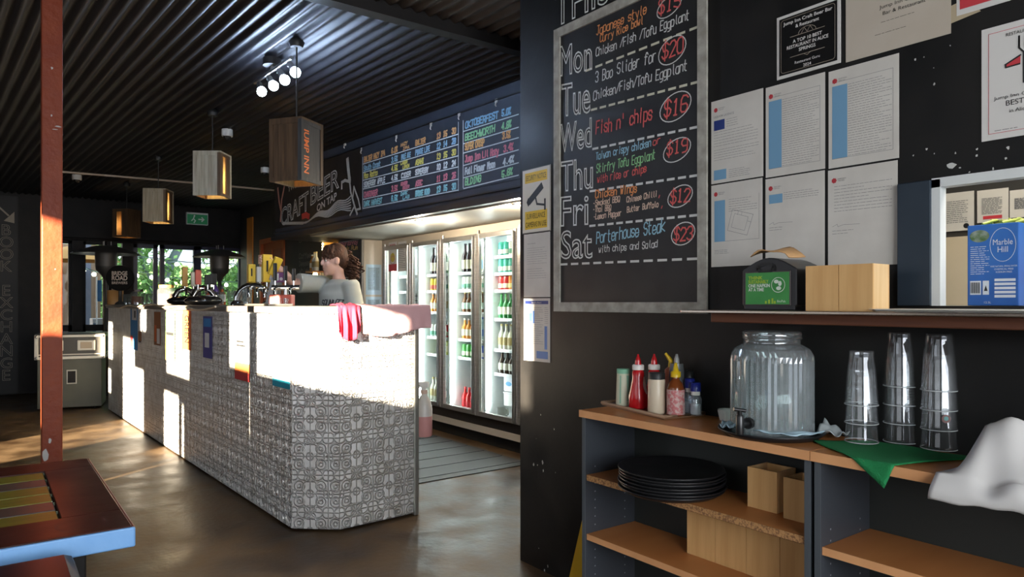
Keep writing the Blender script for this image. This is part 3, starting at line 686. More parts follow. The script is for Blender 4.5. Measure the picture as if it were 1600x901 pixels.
# the specials chalkboard
cb, CW, CH = flat('chalkboard', 'tall black chalkboard of weekday dinner specials with chalky grey frame on the right wall', 'chalkboard', 2.490, 1.628, 1.231, 2.53, mat('chalkboard_black', (.008, .008, .008), .5, color2=(.018, .018, .017), scale=6), 'panel', .004)
M_fr = mat('chalky_grey_frame', (.26, .245, .205), .8, color2=(.40, .38, .33), scale=22, bump=.2, bscale=80)
f = MB(); q = .042
f.box(0, q, -.012, -.002, 0, CH); f.box(CW - q, CW, -.012, -.002, 0, CH); f.box(q, CW - q, -.012, -.002, 0, q); f.box(q, CW - q, -.012, -.002, CH - q, CH)
f.build('frame', M_fr, cb)
CHK = {'white': (.62, .62, .58), 'red': (.62, .11, .10), 'blue': (.30, .52, .62), 'green': (.28, .58, .26), 'orange': (.72, .28, .10), 'peach': (.66, .48, .36), 'cream': (.58, .56, .42)}
CM = {k: MB() for k in CHK}
CMAT = {k: mat('chalk_' + k, v, .9) for k, v in CHK.items()}
def ct(col, txt, p0, p1, hp, th=.0042):
    a = wl(*p0, cb); b = wl(*p1, cb); t = on_x(*p0, WX); dep = .6 * t.x + .8 * t.y
    chalk(CM[col], txt, a[0], a[1], hp * dep / FPX, b[0] - a[0], th, -.0052, b[1] - a[1])
def cday(txt, p0, p1, hp):
    a = wl(*p0, cb); b = wl(*p1, cb); t = on_x(*p0, WX); dep = .6 * t.x + .8 * t.y
    printed(CM['white'], txt, a[0], a[1], hp * dep / FPX * .95, b[0] - a[0], -.0052, outline=True, bevel=.018, dz=b[1] - a[1])
def cring(cx, cy, rx, ry):
    c = wl(cx, cy, cb); e = wl(cx + rx, cy, cb); g = wl(cx, cy - ry, cb)
    CM['white'].ring(c[0], c[1], (e[0] - c[0]) * 1.05, .004, -.0052, 26, (g[1] - c[1]), .25)
def cdash(p0, p1, col='white', n=11):
    a = wl(*p0, cb); b = wl(*p1, cb)
    for i in range(n):
        u = i / (n - .4); v = u + .58 / n
        CM[col].ribbon([(a[0] + (b[0] - a[0]) * u, a[1] + (b[1] - a[1]) * u), (a[0] + (b[0] - a[0]) * v, a[1] + (b[1] - a[1]) * v)], .0095, -.0051)
cday('Mon', (876.6, 119), (926.6, 108), 50); cday('Tue', (879, 182), (924, 175), 54); cday('Wed', (876.6, 238), (926, 229), 47)
cday('Thu', (878, 299), (928, 293), 50); cday('Fri', (877, 353), (921, 350), 49); cday('Sat', (878, 403.5), (927, 402), 46)
ct('orange', 'Japanese style', (933.5, 55.5), (1011, 22), 14); ct('orange', 'Curry Rice bowl', (939, 66.6), (1006, 37.5), 11); ct('red', '$15', (1030, 22), (1064, 11), 22, .006); cring(1047, 10, 19, 15)
ct('white', 'Chicken /Fish /Tofu Eggplant', (932.7, 89), (1078, 31), 13); cdash((917, 111), (1093, 42), 'cream', 10)
ct('white', '3 Bao Slider for', (931.6, 129), (1026.5, 95.7), 16); ct('red', '$20', (1036, 93), (1068, 81), 23, .006); cring(1051.5, 79, 21, 20)
ct('white', 'Chicken/Fish/Tofu Eggplant', (928.5, 156.8), (1075, 109.6), 14); cdash((926, 172), (1093, 128), 'cream', 11)
ct('red', "Fish n' chips", (932.7, 211), (1020, 186), 20, .006); ct('red', '$16', (1039, 184.5), (1075, 172), 24, .0065); cring(1056.5, 167, 24, 21); cdash((928, 233), (1091, 198.5))
ct('blue', 'Taiwan crispy chicken', (932.7, 249.7), (1018, 229), 11); ct('red', 'or', (1021.5, 227.5), (1033.4, 224), 11); ct('red', '$19', (1043, 244), (1075, 236), 20, .006); cring(1059, 234.5, 21, 17)
ct('green', 'Stirfry Tofu Eggplant', (933.5, 270.5), (1025, 248.3), 13); ct('red', 'with rice or chips', (935, 285.8), (1011, 269), 11); cdash((924, 298.8), (1091, 274))
ct('orange', 'Chicken Wings', (931.6, 309.4), (996, 299.7), 12, .005)
for tx, a, b in (('-Smoked BBQ', (928, 322), (969.6, 315)), ('-Thai BBQ', (928, 331.6), (956, 329)), ('-Lemon Pepper', (928.8, 343), (972.4, 337)), ('Chinese Chilli', (980.7, 316.3), (1028, 306.6)), ('Butter Buffalo', (981.3, 331.6), (1030, 323))): ct('peach', tx, a, b, 8.5, .0036)
ct('red', ',', (1030, 308), (1034, 306), 8); ct('red', ',', (1034, 324), (1038, 322), 8)
ct('red', '$12', (1048.7, 319), (1079, 313.5), 20, .006); cring(1064, 306.6, 19, 16); cdash((923.3, 353), (1091, 336))
ct('blue', 'Porterhouse Steak', (933.5, 380), (1040, 362), 18, .005); ct('white', 'with chips and Salad', (937, 394.6), (1028.4, 386), 10, .0036); ct('red', '$23', (1054, 377), (1083, 373), 20, .006); cring(1068.7, 365, 18, 17); cdash((878, 413), (1091, 404))
for k, mb in CM.items():
    o = mb.build('chalk_writing', CMAT[k], cb)
    if k != 'white': o['label'] = k + ' chalk writing'
ti = MB(); a = wl(868, 44, cb); printed(ti, 'THIS', a[0], a[1] + .005, .155, wl(953, 10, cb)[0] - a[0], -.0012, outline=True, bevel=.016, dz=-.0)
ti.build('chalk_title', CMAT['white'], cb)
# notices at the end of the wall
M_yel = mat('sign_yellow', (.72, .48, .04), .5)
t, w, h = flat('sign', 'cream security notice sign with camera symbol and yellow panels', 'sign', 2.737, 2.524, 1.608, 1.918, mat('sign_cream', (.66, .62, .52), .45), 'board', .003)
MB().rect(.022, w - .022, h - .068, h - .018, -.0035).build('yellow_panel', M_yel, t); MB().rect(.022, w - .022, .018, .105, -.0035).build('yellow_panel', M_yel, t)
g = MB(); printed(g, 'SECURITY NOTICE', w / 2, h - .056, .026, w * .72, -.0040, 'c'); printed(g, 'SURVEILLANCE', w / 2, .068, .026, w * .66, -.0040, 'c'); printed(g, 'CAMERAS IN USE', w / 2, .028, .026, w * .74, -.0040, 'c')
g.M = None
cam_pts = [(.045, .165), (.15, .235), (.165, .205), (.06, .135)]; g.add([(x, -.0040, z) for x, z in cam_pts], [(3, 2, 1, 0)])
g.add([(x, -.0040, z) for x, z in ((.035, .150), (.048, .172), (.062, .142), (.049, .128))], [(3, 2, 1, 0)])
g.ribbon([(.105, .165), (.115, .135), (.175, .125)], .010, -.0040); g.ribbon([(.175, .105), (.175, .15)], .012, -.0040)
g.build('black_print', M_blk, t)
fq = MB()
for x0, x1, z0, z1 in ((.0, w, 0, .003), (0, w, h - .003, h), (0, .003, 0, h), (w - .003, w, 0, h)): fq.rect(x0, x1, z0, z1, -.0034)
fq.build('border_line', M_ink, t)
t, w, h = flat('notice_paper', 'white typed page pinned under the security notice sign', 'notice', 2.727, 2.527, 1.298, 1.604, M_pap)
g = MB(); printed(g, 'Letter of Authority', .03, h - .05, .006, .06, -.0018); lines(g, .025, w - .025, h - .15, h - .065, 8); lines(g, .025, w - .03, h - .22, h - .165, 5); g.build('print', M_ink, t)
t, w, h = flat('notice_paper', 'white notice with navy heading and blue panels below the typed page', 'notice', 2.728, 2.528, .990, 1.292, M_pap)
g = MB(); g.rect(.012, w - .012, h - .028, h - .012, -.0018); g.build('heading_bar', M_navyp, t)
g = MB(); printed(g, 'Benefits Board', w / 2, h - .0245, .009, None, -.0022, 'c'); g.build('heading', M_pap, t)
g = MB(); g.rect(.035, .065, h - .11, h - .07, -.0018); g.rect(.07, .085, h - .12, h - .06, -.0018); g.rect(.16, .18, .06, .17, -.0018); g.rect(.1, .185, .015, .05, -.0018); g.build('blue_panel', mat('mid_blue_print', (.06, .16, .42), .5), t)
g = MB(); lines(g, .02, .15, .08, h - .04, 18, .0016); lines(g, .16, w - .012, .18, h - .04, 9, .0016); g.build('print', M_ink, t)
# awards
t, w, h = flat('award_plaque', 'black award sticker with white border and rounded inner line above the licence pages', 'award', 1.349, 1.131, 2.012, 2.219, mat('plaque_white', (.62, .60, .56), .4), 'backing', .003)
g = MB(); g.box(.010, w - .010, -.0045, -.003, .010, h - .010); g.build('black_face', mat('plaque_black', (.006, .006, .006), .3), t)
g = MB()
for i, o_ in enumerate((.016,)):
    for x0, x1, z0, z1 in ((.026, w - .026, o_, o_ + .001), (.026, w - .026, h - o_ - .001, h - o_), (o_, o_ + .001, .026, h - .026), (w - o_ - .001, w - o_, .026, h - .026)): g.rect(x0, x1, z0, z1, -.005)
for cx, cz, a0 in ((.026, .026, PI), (w - .026, .026, 1.5 * PI), (w - .026, h - .026, 0), (.026, h - .026, .5 * PI)): g.ring(cx, cz, .0095, .001, -.005, 6, None, 0, a0, a0 + PI / 2)
g.ribbon([(.05, .128), (w - .05, .128)], .0012, -.005); g.ribbon([(.05, .062), (w - .05, .062)], .0012, -.005)
g.ring(w / 2, .130, .030, .0012, -.005, 10, .018, 0, 0, PI); g.ribbon([(w / 2 - .02, .130), (w / 2 - .01, .146), (w / 2, .130), (w / 2 + .01, .146), (w / 2 + .02, .130)], .001, -.005); g.ribbon([(w / 2 - .012, .062), (w / 2, .055), (w / 2 + .012, .062)], .0012, -.005)
g.build('gold_line', mat('dull_gold', (.45, .38, .30), .5), t)
g = MB()
for tx, z, hh, ww in (('Jump Inn Craft Beer Bar', .172, .011, .168), ('& Restaurant', .154, .011, None), ('A TOP 10 BEST', .106, .011, .10), ('RESTAURANT IN ALICE', .090, .011, .142), ('SPRINGS', .074, .011, None), ('Restaurant Guru', .036, .009, .086), ('2024', .020, .010, None)): printed(g, tx, w / 2, z, hh, ww, -.005, 'c', bold=.012 if hh > .01 else 0)
g.build('white_lettering', mat('award_white', (.72, .70, .66), .5), t)
t, w, h = flat('award_certificate', 'beige award certificate with red star beside the black sticker', 'award', 1.115, .821, 2.008, 2.222, mat('certificate_beige', (.50, .44, .36), .35, color2=(.46, .40, .32), scale=6))
g = MB(); pts = []
for k in range(10):
    a = PI / 2 + PI * k / 5; r_ = .036 if k % 2 == 0 else .016; pts.append((w * .57 + r_ * math.cos(a), -.0018, h - .025 + r_ * math.sin(a)))
g.add(pts, [tuple(range(9, -1, -1))]); g.build('red_star', M_rd, t)
g = MB(); printed(g, 'Jump Inn Craft Beer', w * .60, h - .085, .011, .15, -.0018, 'c'); printed(g, 'Bar & Restaurant', w * .58, h - .105, .011, .118, -.0018, 'c'); lines(g, w * .36, w * .70, h - .130, h - .120, 1); lines(g, w * .3, w * .6, .052, .060, 1)
g.build('print', M_blk, t)
g = MB(); [g.ribbon([(w * .57 + dx, h - .055), (w * .57 + dx, h)], .003, -.0022) for dx in (-.008, 0, .008)]; g.build('white_fork', M_pap, t)
t, w, h = flat('paper_scrap', 'torn tan paper corner peeking from under the beige certificate', 'paper', .821, .745, 2.035, 2.085, mat('tan_paper', (.42, .34, .22), .6), gap=.0004, th=.0008)
t.children[0].data.clear_geometry(); mb = MB(); mb.prism_y([(0, 0), (0, .048), (.022, .052), (.052, .035), (.072, .010)], -.0008, 0); o = mb.build('tmp', M_pap); t.children[0].data = o.data; o.data.materials[0] = mat('tan_paper'); bpy.data.objects.remove(o)
t, w, h = flat('award_certificate', 'red and white certificate cut off by the picture top above the fork award', 'award', .807, .52, 2.050, 2.262, mat('certificate_white', (.62, .60, .56), .4))
g = MB(); g.rect(.008, .10, .015, h - .01, -.0018); g.build('red_panel', M_rd, t)
g = MB(); printed(g, 'RESTAURANT', .115, .02, .012, .12, -.0018); g.build('print', M_blk, t)
t, w, h = flat('award_certificate', 'white award certificate with black fork and plate symbol and red border line', 'award', .747, .535, 1.697, 1.993, mat('certificate_white'))
g = MB(); o_ = .016
for x0, x1, z0, z1 in ((o_, w - o_, o_, o_ + .0012), (o_, w - o_, h - o_ - .0012, h - o_), (o_, o_ + .0012, o_, h - o_), (w - o_ - .0012, w - o_, o_, h - o_)): g.rect(x0, x1, z0, z1, -.0018)
g.add([(x, -.002, z) for x, z in ((.055, .190), (.088, .205), (.088, .185), (.056, .183))], [(3, 2, 1, 0)]); g.build('red_line', M_rd, t)
g = MB()
for x in (.085, .098, .111): g.ribbon([(x, .255), (x, .225)], .004, -.0022)
g.ribbon([(.085, .255), (.085, .225), (.095, .212), (.095, .135)], .004, -.0022); g.ribbon([(.111, .255), (.111, .225), (.103, .212), (.103, .135)], .004, -.0022)
g.ribbon([(.088, .206), (.055, .190), (.056, .182), (.086, .184)], .004, -.0022); g.ribbon([(.150, .225), (.115, .215), (.115, .145), (.150, .135)], .004, -.0022)
printed(g, 'RESTAURANT GURU', w / 2, .262, .009, .10, -.0022, 'c'); printed(g, 'Jump Inn Craft Beer Bar', w / 2, .103, .009, .155, -.0022, 'c'); printed(g, 'BEST FOOD', w / 2, .083, .014, .10, -.0022, 'c'); printed(g, 'in Alice Springs', w / 2, .064, .010, .085, -.0022, 'c')
lines(g, .03, .1, .020, .026, 1); g.build('black_print', M_blk, t)
# six licence pages
def licence(yl, yr, z0, z1, label, kind):
    t, w, h = flat('licence_page', label, 'page', yl, yr, z0, z1, M_pap, group='licence pages on the right wall')
    lg = MB()
    for k in range(7):
        a = 2 * PI * k / 7; lg.disc(.020 + .0055 * math.cos(a), h - .034 + .0055 * math.sin(a), .003, -.0018, 8)
    lg.disc(.020, h - .034, .003, -.0018, 8); lg.build('red_emblem', M_rd, t)
    g = MB(); printed(g, 'NORTHERN', .032, h - .032, .004, .026, -.0018); printed(g, 'TERRITORY', .032, h - .038, .004, .022, -.0018); b = MB(); nv = None
    if kind == 1:
        printed(g, 'LIQUOR LICENCE', .012, h - .062, .0075, .085, -.0018); lines(g, .065, .13, h - .105, h - .072, 4); lines(g, .012, w - .02, h - .17, h - .11, 6); lines(g, .012, w - .015, h - .22, h - .175, 5); lines(g, .075, w - .05, .012, .045, 5)
        b.rect(.012, .065, .012, .048, -.0018); nv = MB(); nv.rect(.012, .058, h - .108, h - .072, -.0018)
    elif kind in (2, 3):
        lines(g, .062, w - .02, .028, h - .05, 30); b.rect(.012, .060, .028, h - .05, -.0018)
        for x0, x1, z_0, z_1 in ((.012, w - .016, .027, .028), (w - .017, w - .016, .027, h - .038), (.012, w - .016, h - .039, h - .038)): g.rect(x0, x1, z_0, z_1, -.0016)
    elif kind == 4:
        b.rect(.014, .060, .09, h - .058, -.0018); lines(g, .075, w - .02, h - .105, h - .055, 6); g.rect(.014, w - .012, .09, .091, -.0016); g.rect(w - .013, w - .012, .09, h - .05, -.0016); lines(g, .014, .09, .045, .062, 3)
        P = [(.09, .20), (.175, .175), (.150, .105), (.070, .128), (.09, .20)]; g.ribbon(P, .0012, -.0018); Q = [(.10, .185), (.155, .168), (.140, .122), (.086, .138), (.10, .185)]; g.ribbon(Q, .001, -.0018)
        g.ribbon([(.115, .192), (.112, .180)], .001, -.0018); g.ribbon([(.13, .188), (.128, .176)], .001, -.0018); g.ribbon([(.165, .15), (.152, .154)], .001, -.0018)
    elif kind == 5:
        b.rect(.014, .064, h - .085, h - .055, -.0018); lines(g, .068, w - .02, h - .078, h - .05, 4); g.ribbon([(.015, .145), (.03, .152), (.032, .144), (.05, .149), (.10, .147)], .0009, -.0018); lines(g, .014, .08, .122, .138, 2)
    else:
        lines(g, .02, w - .015, h - .135, h - .048, 9, ragged=.5); g.ribbon([(.015, .125), (.03, .132), (.032, .124), (.05, .129), (.10, .127)], .0009, -.0018); lines(g, .014, .08, .098, .116, 2)
    g.build('print', M_ink, t)
    if b.v: b.build('blue_panel', M_lblue, t)
    if nv: nv.build('navy_panel', M_navyp, t)
licence(1.615, 1.402, 1.701, 2.000, 'liquor licence page with navy box, top left of the six licence pages', 1)
licence(1.392, 1.182, 1.693, 1.997, 'licence page with blue side column, top middle of the six', 2)
licence(1.170, .958, 1.690, 1.993, 'licence page with wide blue side column, top right of the six', 3)
licence(1.615, 1.405, 1.400, 1.696, 'licence page with sketched floor plan beside the chalkboard', 4)
licence(1.393, 1.183, 1.388, 1.688, 'licence page with short blue box behind the napkin dispenser', 5)
licence(1.172, .962, 1.382, 1.684, 'licence page with bulleted lines and no blue, bottom right of the six', 6)
# bare patches and paint flecks on the wall
sp = MB(); random.seed(11)
def blob(mb, y, z, r, rz):
    pts = []
    for k in range(9):
        a = 2 * PI * k / 9; q = random.uniform(.5, 1.15); pts.append((WX - .0008, y - r * q * math.cos(a), z + rz * q * math.sin(a)))
    mb.add(pts, [tuple(range(9))])
for px, py, r in ((1430, 93, .003), (1444, 89, .002), (1459, 106, .002), (1460, 131, .003), (1485, 71, .002), (1448, 233, .004), (1427, 243, .003), (1460, 240, .002), (1493, 239, .002), (1526, 243, .004), (1575, 231, .004), (1527, 233, .003), (1500, 262, .003), (1515, 269, .003), (1552, 263, .003), (1572, 247, .003), (834, 725, .006), (848, 722, .006), (840, 726, .003), (849, 735, .005), (868, 738, .002), (856, 884, .004), (851, 890, .004), (842, 856, .003), (866, 670, .003), (838, 685, .002), (845, 648, .003)):
    p = on_x(px, py, WX); blob(sp, p.y, p.z, r, r * random.uniform(.8, 2))
p = on_x(1487, 258, WX); blob(sp, p.y, p.z, .014, .010)
tag(sp.build('paint_fleck', mat('bare_plaster', (.50, .50, .47), .8)), 'scattered bare plaster flecks in the black paint of the right wall', 'paint fleck', kind='stuff')
# ---------------------------------------------------------------- on the servery shelf
SZ = 1.2478
M_bam = mat('bamboo', (.72, .44, .18), .5, color2=(.62, .35, .13), scale=4, stretch=(9, 9, .7))
M_bam2 = mat('bamboo_end', (.78, .54, .28), .5, color2=(.70, .45, .20), scale=5, stretch=(9, 9, .7))
nd = thing('napkin_dispenser', 'black countertop napkin dispenser with green advert card on the servery shelf', 'napkin dispenser', (1.90, 1.331, SZ), -PI / 2)
w, D, hh = .185, .155, .132
mb = MB(); n = 12; prof = [(0, 0)] + [(w * i / n, hh + .034 * math.sin(PI * (.12 + .76 * i / n)) - .012) for i in range(n + 1)] + [(w, 0)]
mb.prism_y([(.006, 0), (w - .006, 0), (w - .006, .012), (w, .016), (w, hh * .9)] + [(w * i / n, hh * .93 + .036 * math.sin(PI * i / n)) for i in range(n, -1, -1)] + [(0, .016), (.006, .012)], 0, D)
mb.build('housing', mat('dispenser_black', (.014, .013, .014), .3), nd, bevel=.003)
MB().bbox(.012, w - .018, -.004, .001, .014, .118, .003).build('face_frame', mat('dispenser_grey', (.07, .055, .055), .4), nd)
MB().box(.016, w - .022, -.0055, -.004, .018, .114).build('advert_card', mat('card_green', (.035, .22, .045), .4, color2=(.05, .28, .06), scale=10), nd)
g = MB(); printed(g, 'THINK', .026, .094, .010, .05, -.0062, bold=.03); printed(g, 'SUSTAINABLY', .026, .082, .010, .07, -.0062, bold=.03); g.build('card_lime_lettering', mat('lime_print', (.35, .50, .04), .5), nd)
g = MB(); printed(g, 'ONE NAPKIN', .026, .070, .010, .074, -.0062, bold=.03); printed(g, 'AT A TIME', .026, .058, .010, .054, -.0062, bold=.03); g.ring(.128, .076, .022, .0018, -.0062); g.disc(.122, .086, .008, -.0064, 9, .006); g.disc(.134, .080, .006, -.0064, 9, .008); g.disc(.130, .066, .009, -.0064, 7, .006); lines(g, .045, .085, .036, .046, 2); printed(g, 'BioPak', .125, .024, .007, .028, -.0062); g.build('card_white_lettering', mat('card_white', (.66, .72, .62), .5), nd)
g = MB()
for i, x in enumerate((.084, .095, .106, .114)): g.rect(x, x + .006, .020, .028 + .004 * (i % 3), -.0062)
g.build('card_city', mat('lime_print'), nd)
mb = MB(); mb.ring(w * .45, .128, .028, .010, -.004, 16, .012); mb.build('slot', M_blk, nd)
nk = thing('napkin', 'brown paper napkin poking from the top of the black dispenser', 'napkin', (1.93, 1.315, SZ + .158), -PI / 2)
mb = MB(); vs = []; fs = []; na, nb = 10, 4
for i in range(na + 1):
    for k in range(nb + 1):
        u, v = i / na, k / nb; x = .0 + u * .125 + (.012 if k == nb else 0) ; z = .008 + .020 * math.sin(PI * min(1, u * 1.15)) * (1 - .3 * v) + .006 * math.sin(u * 9 + v * 2) - .010 * (u > .9); vs.append((x, v * .07 - .01 + .01 * u, z + .012 * v))
for i in range(na):
    for k in range(nb): fs.append((i * (nb + 1) + k, (i + 1) * (nb + 1) + k, (i + 1) * (nb + 1) + k + 1, i * (nb + 1) + k + 1))
mb.add(vs, fs, True); mb.build('folded_sheet', mat('kraft_paper', (.46, .26, .11), .7), nk, solid=.003)
def bamboo_box(x, y, z, label, s=.09, h=.13, rz=-PI / 2, group='bamboo boxes'):
    """open square holder; local origin = front left bottom corner as the viewer sees it"""
    t = thing('bamboo_box', label, 'box', (x, y, z), rz, group); e = .007
    a = MB(); a.box(0, s, 0, e, 0, h); a.build('front_panel', M_bam, t)
    MB().box(0, e, e, s - e, 0, h).build('side_panel', M_bam2, t); MB().box(s - e, s, e, s - e, 0, h).build('side_panel', M_bam2, t)
    MB().box(0, s, s - e, s, 0, h).build('back_panel', M_bam, t); MB().box(e, s - e, e, s - e, 0, e).build('base_panel', M_bam2, t)
    return t
bamboo_box(1.880, 1.107, SZ, 'bamboo box on the servery shelf next to the napkin dispenser', .096, .127)
bamboo_box(1.880, 1.009, SZ, 'bamboo box on the servery shelf nearest the servery opening', .092, .127)
ps = thing('paper_stack', 'white sheets lying flat on the servery shelf in front of the opening', 'paper', (1.86, .93, SZ), -PI / 2)
random.seed(5)
for i in range(5):
    a = random.uniform(-.12, .12); o = MB().box(0, .40, 0, .18, 0, .0012).build('sheet', M_pap, ps, (random.uniform(0, .03), random.uniform(.0, .02), .0013 * i), a * .25)
# water box inside the opening
struct(MB().box(2.15, 2.62, -1.2, 1.2, 1.20, 1.262).build('trim_11', M_steel))
wbx = thing('water_box', 'blue cardboard spring water box standing in the servery opening', 'box', (2.192, .808, 1.2625), -PI / 2)
w, h = .122, .222
mb = MB(); mb.bbox(0, w, 0, .26, 0, h, .002); mb.build('carton', mat('carton_blue_print', (.012, .085, .34), .4, color2=(.03, .15, .46), scale=5), wbx)
g = MB(); g.ring(w * .70, h * .74, .030, .0012, -.0006, 28, .045)
printed(g, 'Marble', w * .70, h * .74, .016, .046, -.0008, 'c'); printed(g, 'Hill', w * .70, h * .65, .016, .024, -.0008, 'c'); printed(g, 'PURE NATURAL SPRING WATER', w * .72, h * .47, .0045, .062, -.0008, 'c'); printed(g, 'CHEMICAL FREE', w * .72, h * .435, .0045, None, -.0008, 'c'); printed(g, 'SODIUM FREE', w * .72, h * .40, .0045, None, -.0008, 'c')
lines(g, .008, .054, h * .38, h * .74, 14, .0014, -.0008); printed(g, '12.5L', w * .34, .006, .006, None, -.0008); g.rect(.007, .034, .030, .068, -.0008); g.rect(.038, .053, .030, .068, -.0008)
for i in range(5): g.rect(.066, .115, .022 + i * .011, .029 + i * .011, -.0008)
g.build('white_print', mat('box_white_print', (.62, .66, .70), .5), wbx)
g = MB(); g.disc(.030, h * .86, .024, -.0008, 18, .017); g.build('hill_picture', mat('picture_green', (.06, .12, .03), .5, color2=(.3, .34, .3), scale=40), wbx)
g = MB()
for i in range(9): g.rect(.009 + i * .0026, .0102 + i * .0026 + .0006 * (i % 2), .034, .064, -.0012)
g.add([(.041, -.0012, .04), (.050, -.0012, .04), (.0455, -.0012, .056)], [(0, 1, 2)]); g.build('barcode', M_blk, wbx)
gb = thing('lime_packet', 'crumpled lime green packet lying on top of the blue water box', 'packet', (2.205, .80, 1.2625 + .2225), -PI / 2)
mb = MB(); random.seed(2)
for i in range(14): mb.tube([(.01 + i * .008, .01 + random.random() * .1, .004), (.03 + i * .008, .05, .010 + random.random() * .006), (.05 + i * .007, .06 + random.random() * .1, .004)], .004, 6)
mb.build('packet_folds', mat('lime_plastic', (.38, .44, .06), .4), gb)
KX = 3.0
def kpaper(px0, py0, px1, py1, label, red=False):
    a = on_x(px0, py1, KX); b = on_x(px1, py0, KX)
    t = thing('order_sheet', label, 'paper', (KX + .0185, a.y, a.z), -PI / 2); w, h = a.y - b.y, b.z - a.z
    MB().box(0, w, -.002, 0, 0, h).build('sheet', M_pap, t); g = MB(); lines(g, .015, w - .02, .03, h - .03, 12, .0025, -.0025); g.build('print', M_ink, t)
    if red: g = MB(); g.rect(.02, w - .02, .012, .024, -.0026); g.build('red_bar', M_rd, t)
    else: g = MB(); g.disc(w * .76, .018, .010, -.0028, 12); g.build('dark_dot', M_blk, t)
kpaper(1470, 297, 1519, 362, 'handwritten list taped to the kitchen wall, left one seen through the servery'); kpaper(1524, 292, 1573, 348, 'order sheet with red line on the kitchen wall above the water box', True); kpaper(1575, 290, 1640, 340, 'order sheet on the kitchen wall at the right picture edge')
# ---------------------------------------------------------------- on the bookcases
TZ = BH + .0004
def along(px, py, z, back=0.0):
    """point where the pixel meets height z, pushed back along the view ray by back metres on the ground"""
    p = on_z(px, py, z); d = Vector((p.x, p.y, 0)).normalized(); return p + d * back
cp = [(1.985, 2.045), (1.905, 1.655), (2.092, 1.625), (2.095, 2.04)]
ct_ = thing('condiment_tray', 'brown timber tray of sauce bottles on the left bookcase top', 'tray', (0, 0, TZ))
mb = MB(); mb.prism(cp, 0, .007); mb.build('base', mat('tray_brown', (.22, .115, .06), .4, color2=(.17, .085, .045), scale=6), ct_)
rm = MB(); rm.tube([(x, y, .010) for x, y in cp] + [(cp[0][0], cp[0][1], .010)], .0065, 6); rm.build('rim', mat('tray_rim', (.34, .21, .13), .4), ct_)
CZ = TZ + .0078
def lathe_part(parent, name, prof, m, seg=18, loc=None): return MB().lathe(prof, seg).build(name, m, parent, loc)
def dep_at(x, y): return .6 * x + .8 * y
M_kred = mat('ketchup_red', (.50, .008, .012), .2, coat=.3); M_wcap = mat('cap_white', (.76, .72, .66), .4)
sk = thing('shaker', 'pale cream and mint green shaker bottle at the left end of the sauce tray', 'shaker', (2.015, 1.955, CZ))
lathe_part(sk, 'body', [(.029, 0), (.030, .004), (.026, .125)], mat('shaker_cream', (.60, .62, .46), .5)); lathe_part(sk, 'lid', [(.0265, .125), (.026, .142), (.024, .143)], mat('mint_green', (.22, .50, .32), .5))
g = MB(); g.M = Matrix.Rotation(0, 4, 'Z')
for a0, a1, z0, z1 in ((-1.9, -1.35, .02, .118), (-2.9, -2.7, .01, .118)):
    for k in range(5):
        b0, b1 = a0 + (a1 - a0) * k / 5, a0 + (a1 - a0) * (k + 1) / 5; r0, r1 = .0300 - (z0 / .125) * .004 + .0006, .0300 - (z1 / .125) * .004 + .0006
        g.add([(r0 * math.cos(b0), r0 * math.sin(b0), z0), (r0 * math.cos(b1), r0 * math.sin(b1), z0), (r1 * math.cos(b1), r1 * math.sin(b1), z1), (r1 * math.cos(b0), r1 * math.sin(b0), z1)], [(0, 1, 2, 3)])
g.build('label', mat('mint_print', (.24, .46, .32), .5), sk)
def ketchup(x, y, label, tip):
    t = thing('ketchup_bottle', label, 'bottle', (x, y, CZ)); lathe_part(t, 'body', [(.034, 0), (.037, .006), (.037, .045), (.030, .075), (.023, .11), (.0225, .138), (.018, .146)], M_kred, 22)
    lathe_part(t, 'collar', [(.0225, .146), (.0225, .163), (.019, .166)], M_wcap); lathe_part(t, 'nozzle', [(.013, .166), (.011, .180), (.010, .186), (.005, .198), (.0035, .206)], M_kred, 12)
    g = MB(); vs = []; n = 10
    for k in range(n + 1):
        zz = .055 + .065 * k / n; r = (.0345 - .0115 * k / n) + .0012
        hw = .55 * math.sin(PI * (.12 + .75 * k / n)); a = -1.15
        vs += [(r * math.cos(a - hw), r * math.sin(a - hw), zz), (r * math.cos(a - hw * .3), r * math.sin(a - hw * .3), zz), (r * math.cos(a + hw * .3), r * math.sin(a + hw * .3), zz), (r * math.cos(a + hw), r * math.sin(a + hw), zz)]
    g.add(vs, [(4 * k + i, 4 * k + i + 1, 4 * k + i + 5, 4 * k + i + 4) for k in range(n) for i in range(3)], True); g.build('label', mat('ketchup_label', (.66, .64, .62), .4), t)
    return t
ketchup(2.005, 1.868, 'red ketchup bottle with white collar next to the mint green shaker', 0); ketchup(2.062, 1.838, 'red sauce bottle standing behind the front ketchup bottle', 1)
yt = thing('mustard_bottle', 'yellow-tipped squeeze bottle half hidden behind the red sauce bottles', 'bottle', (2.072, 1.765, CZ)); lathe_part(yt, 'body', [(.022, 0), (.023, .01), (.022, .15), (.012, .16)], mat('mustard_body', (.35, .10, .04), .3), 14); MB().tube([(0, 0, .16), (0, 0, .185), (-.012, .016, .212)], .007, 8, [.010, .009, .005]).build('nozzle', mat('yellow_cap', (.72, .46, .01), .35), yt)
my = thing('mayonnaise_bottle', 'cream mayonnaise bottle with black collar and grey nozzle in the tray front', 'bottle', (1.968, 1.742, CZ))
lathe_part(my, 'body', [(.031, 0), (.033, .005), (.031, .12), (.029, .124)], mat('mayo_cream', (.62, .52, .38), .35), 22); lathe_part(my, 'collar', [(.030, .124), (.030, .146), (.027, .148)], M_blk, 22)
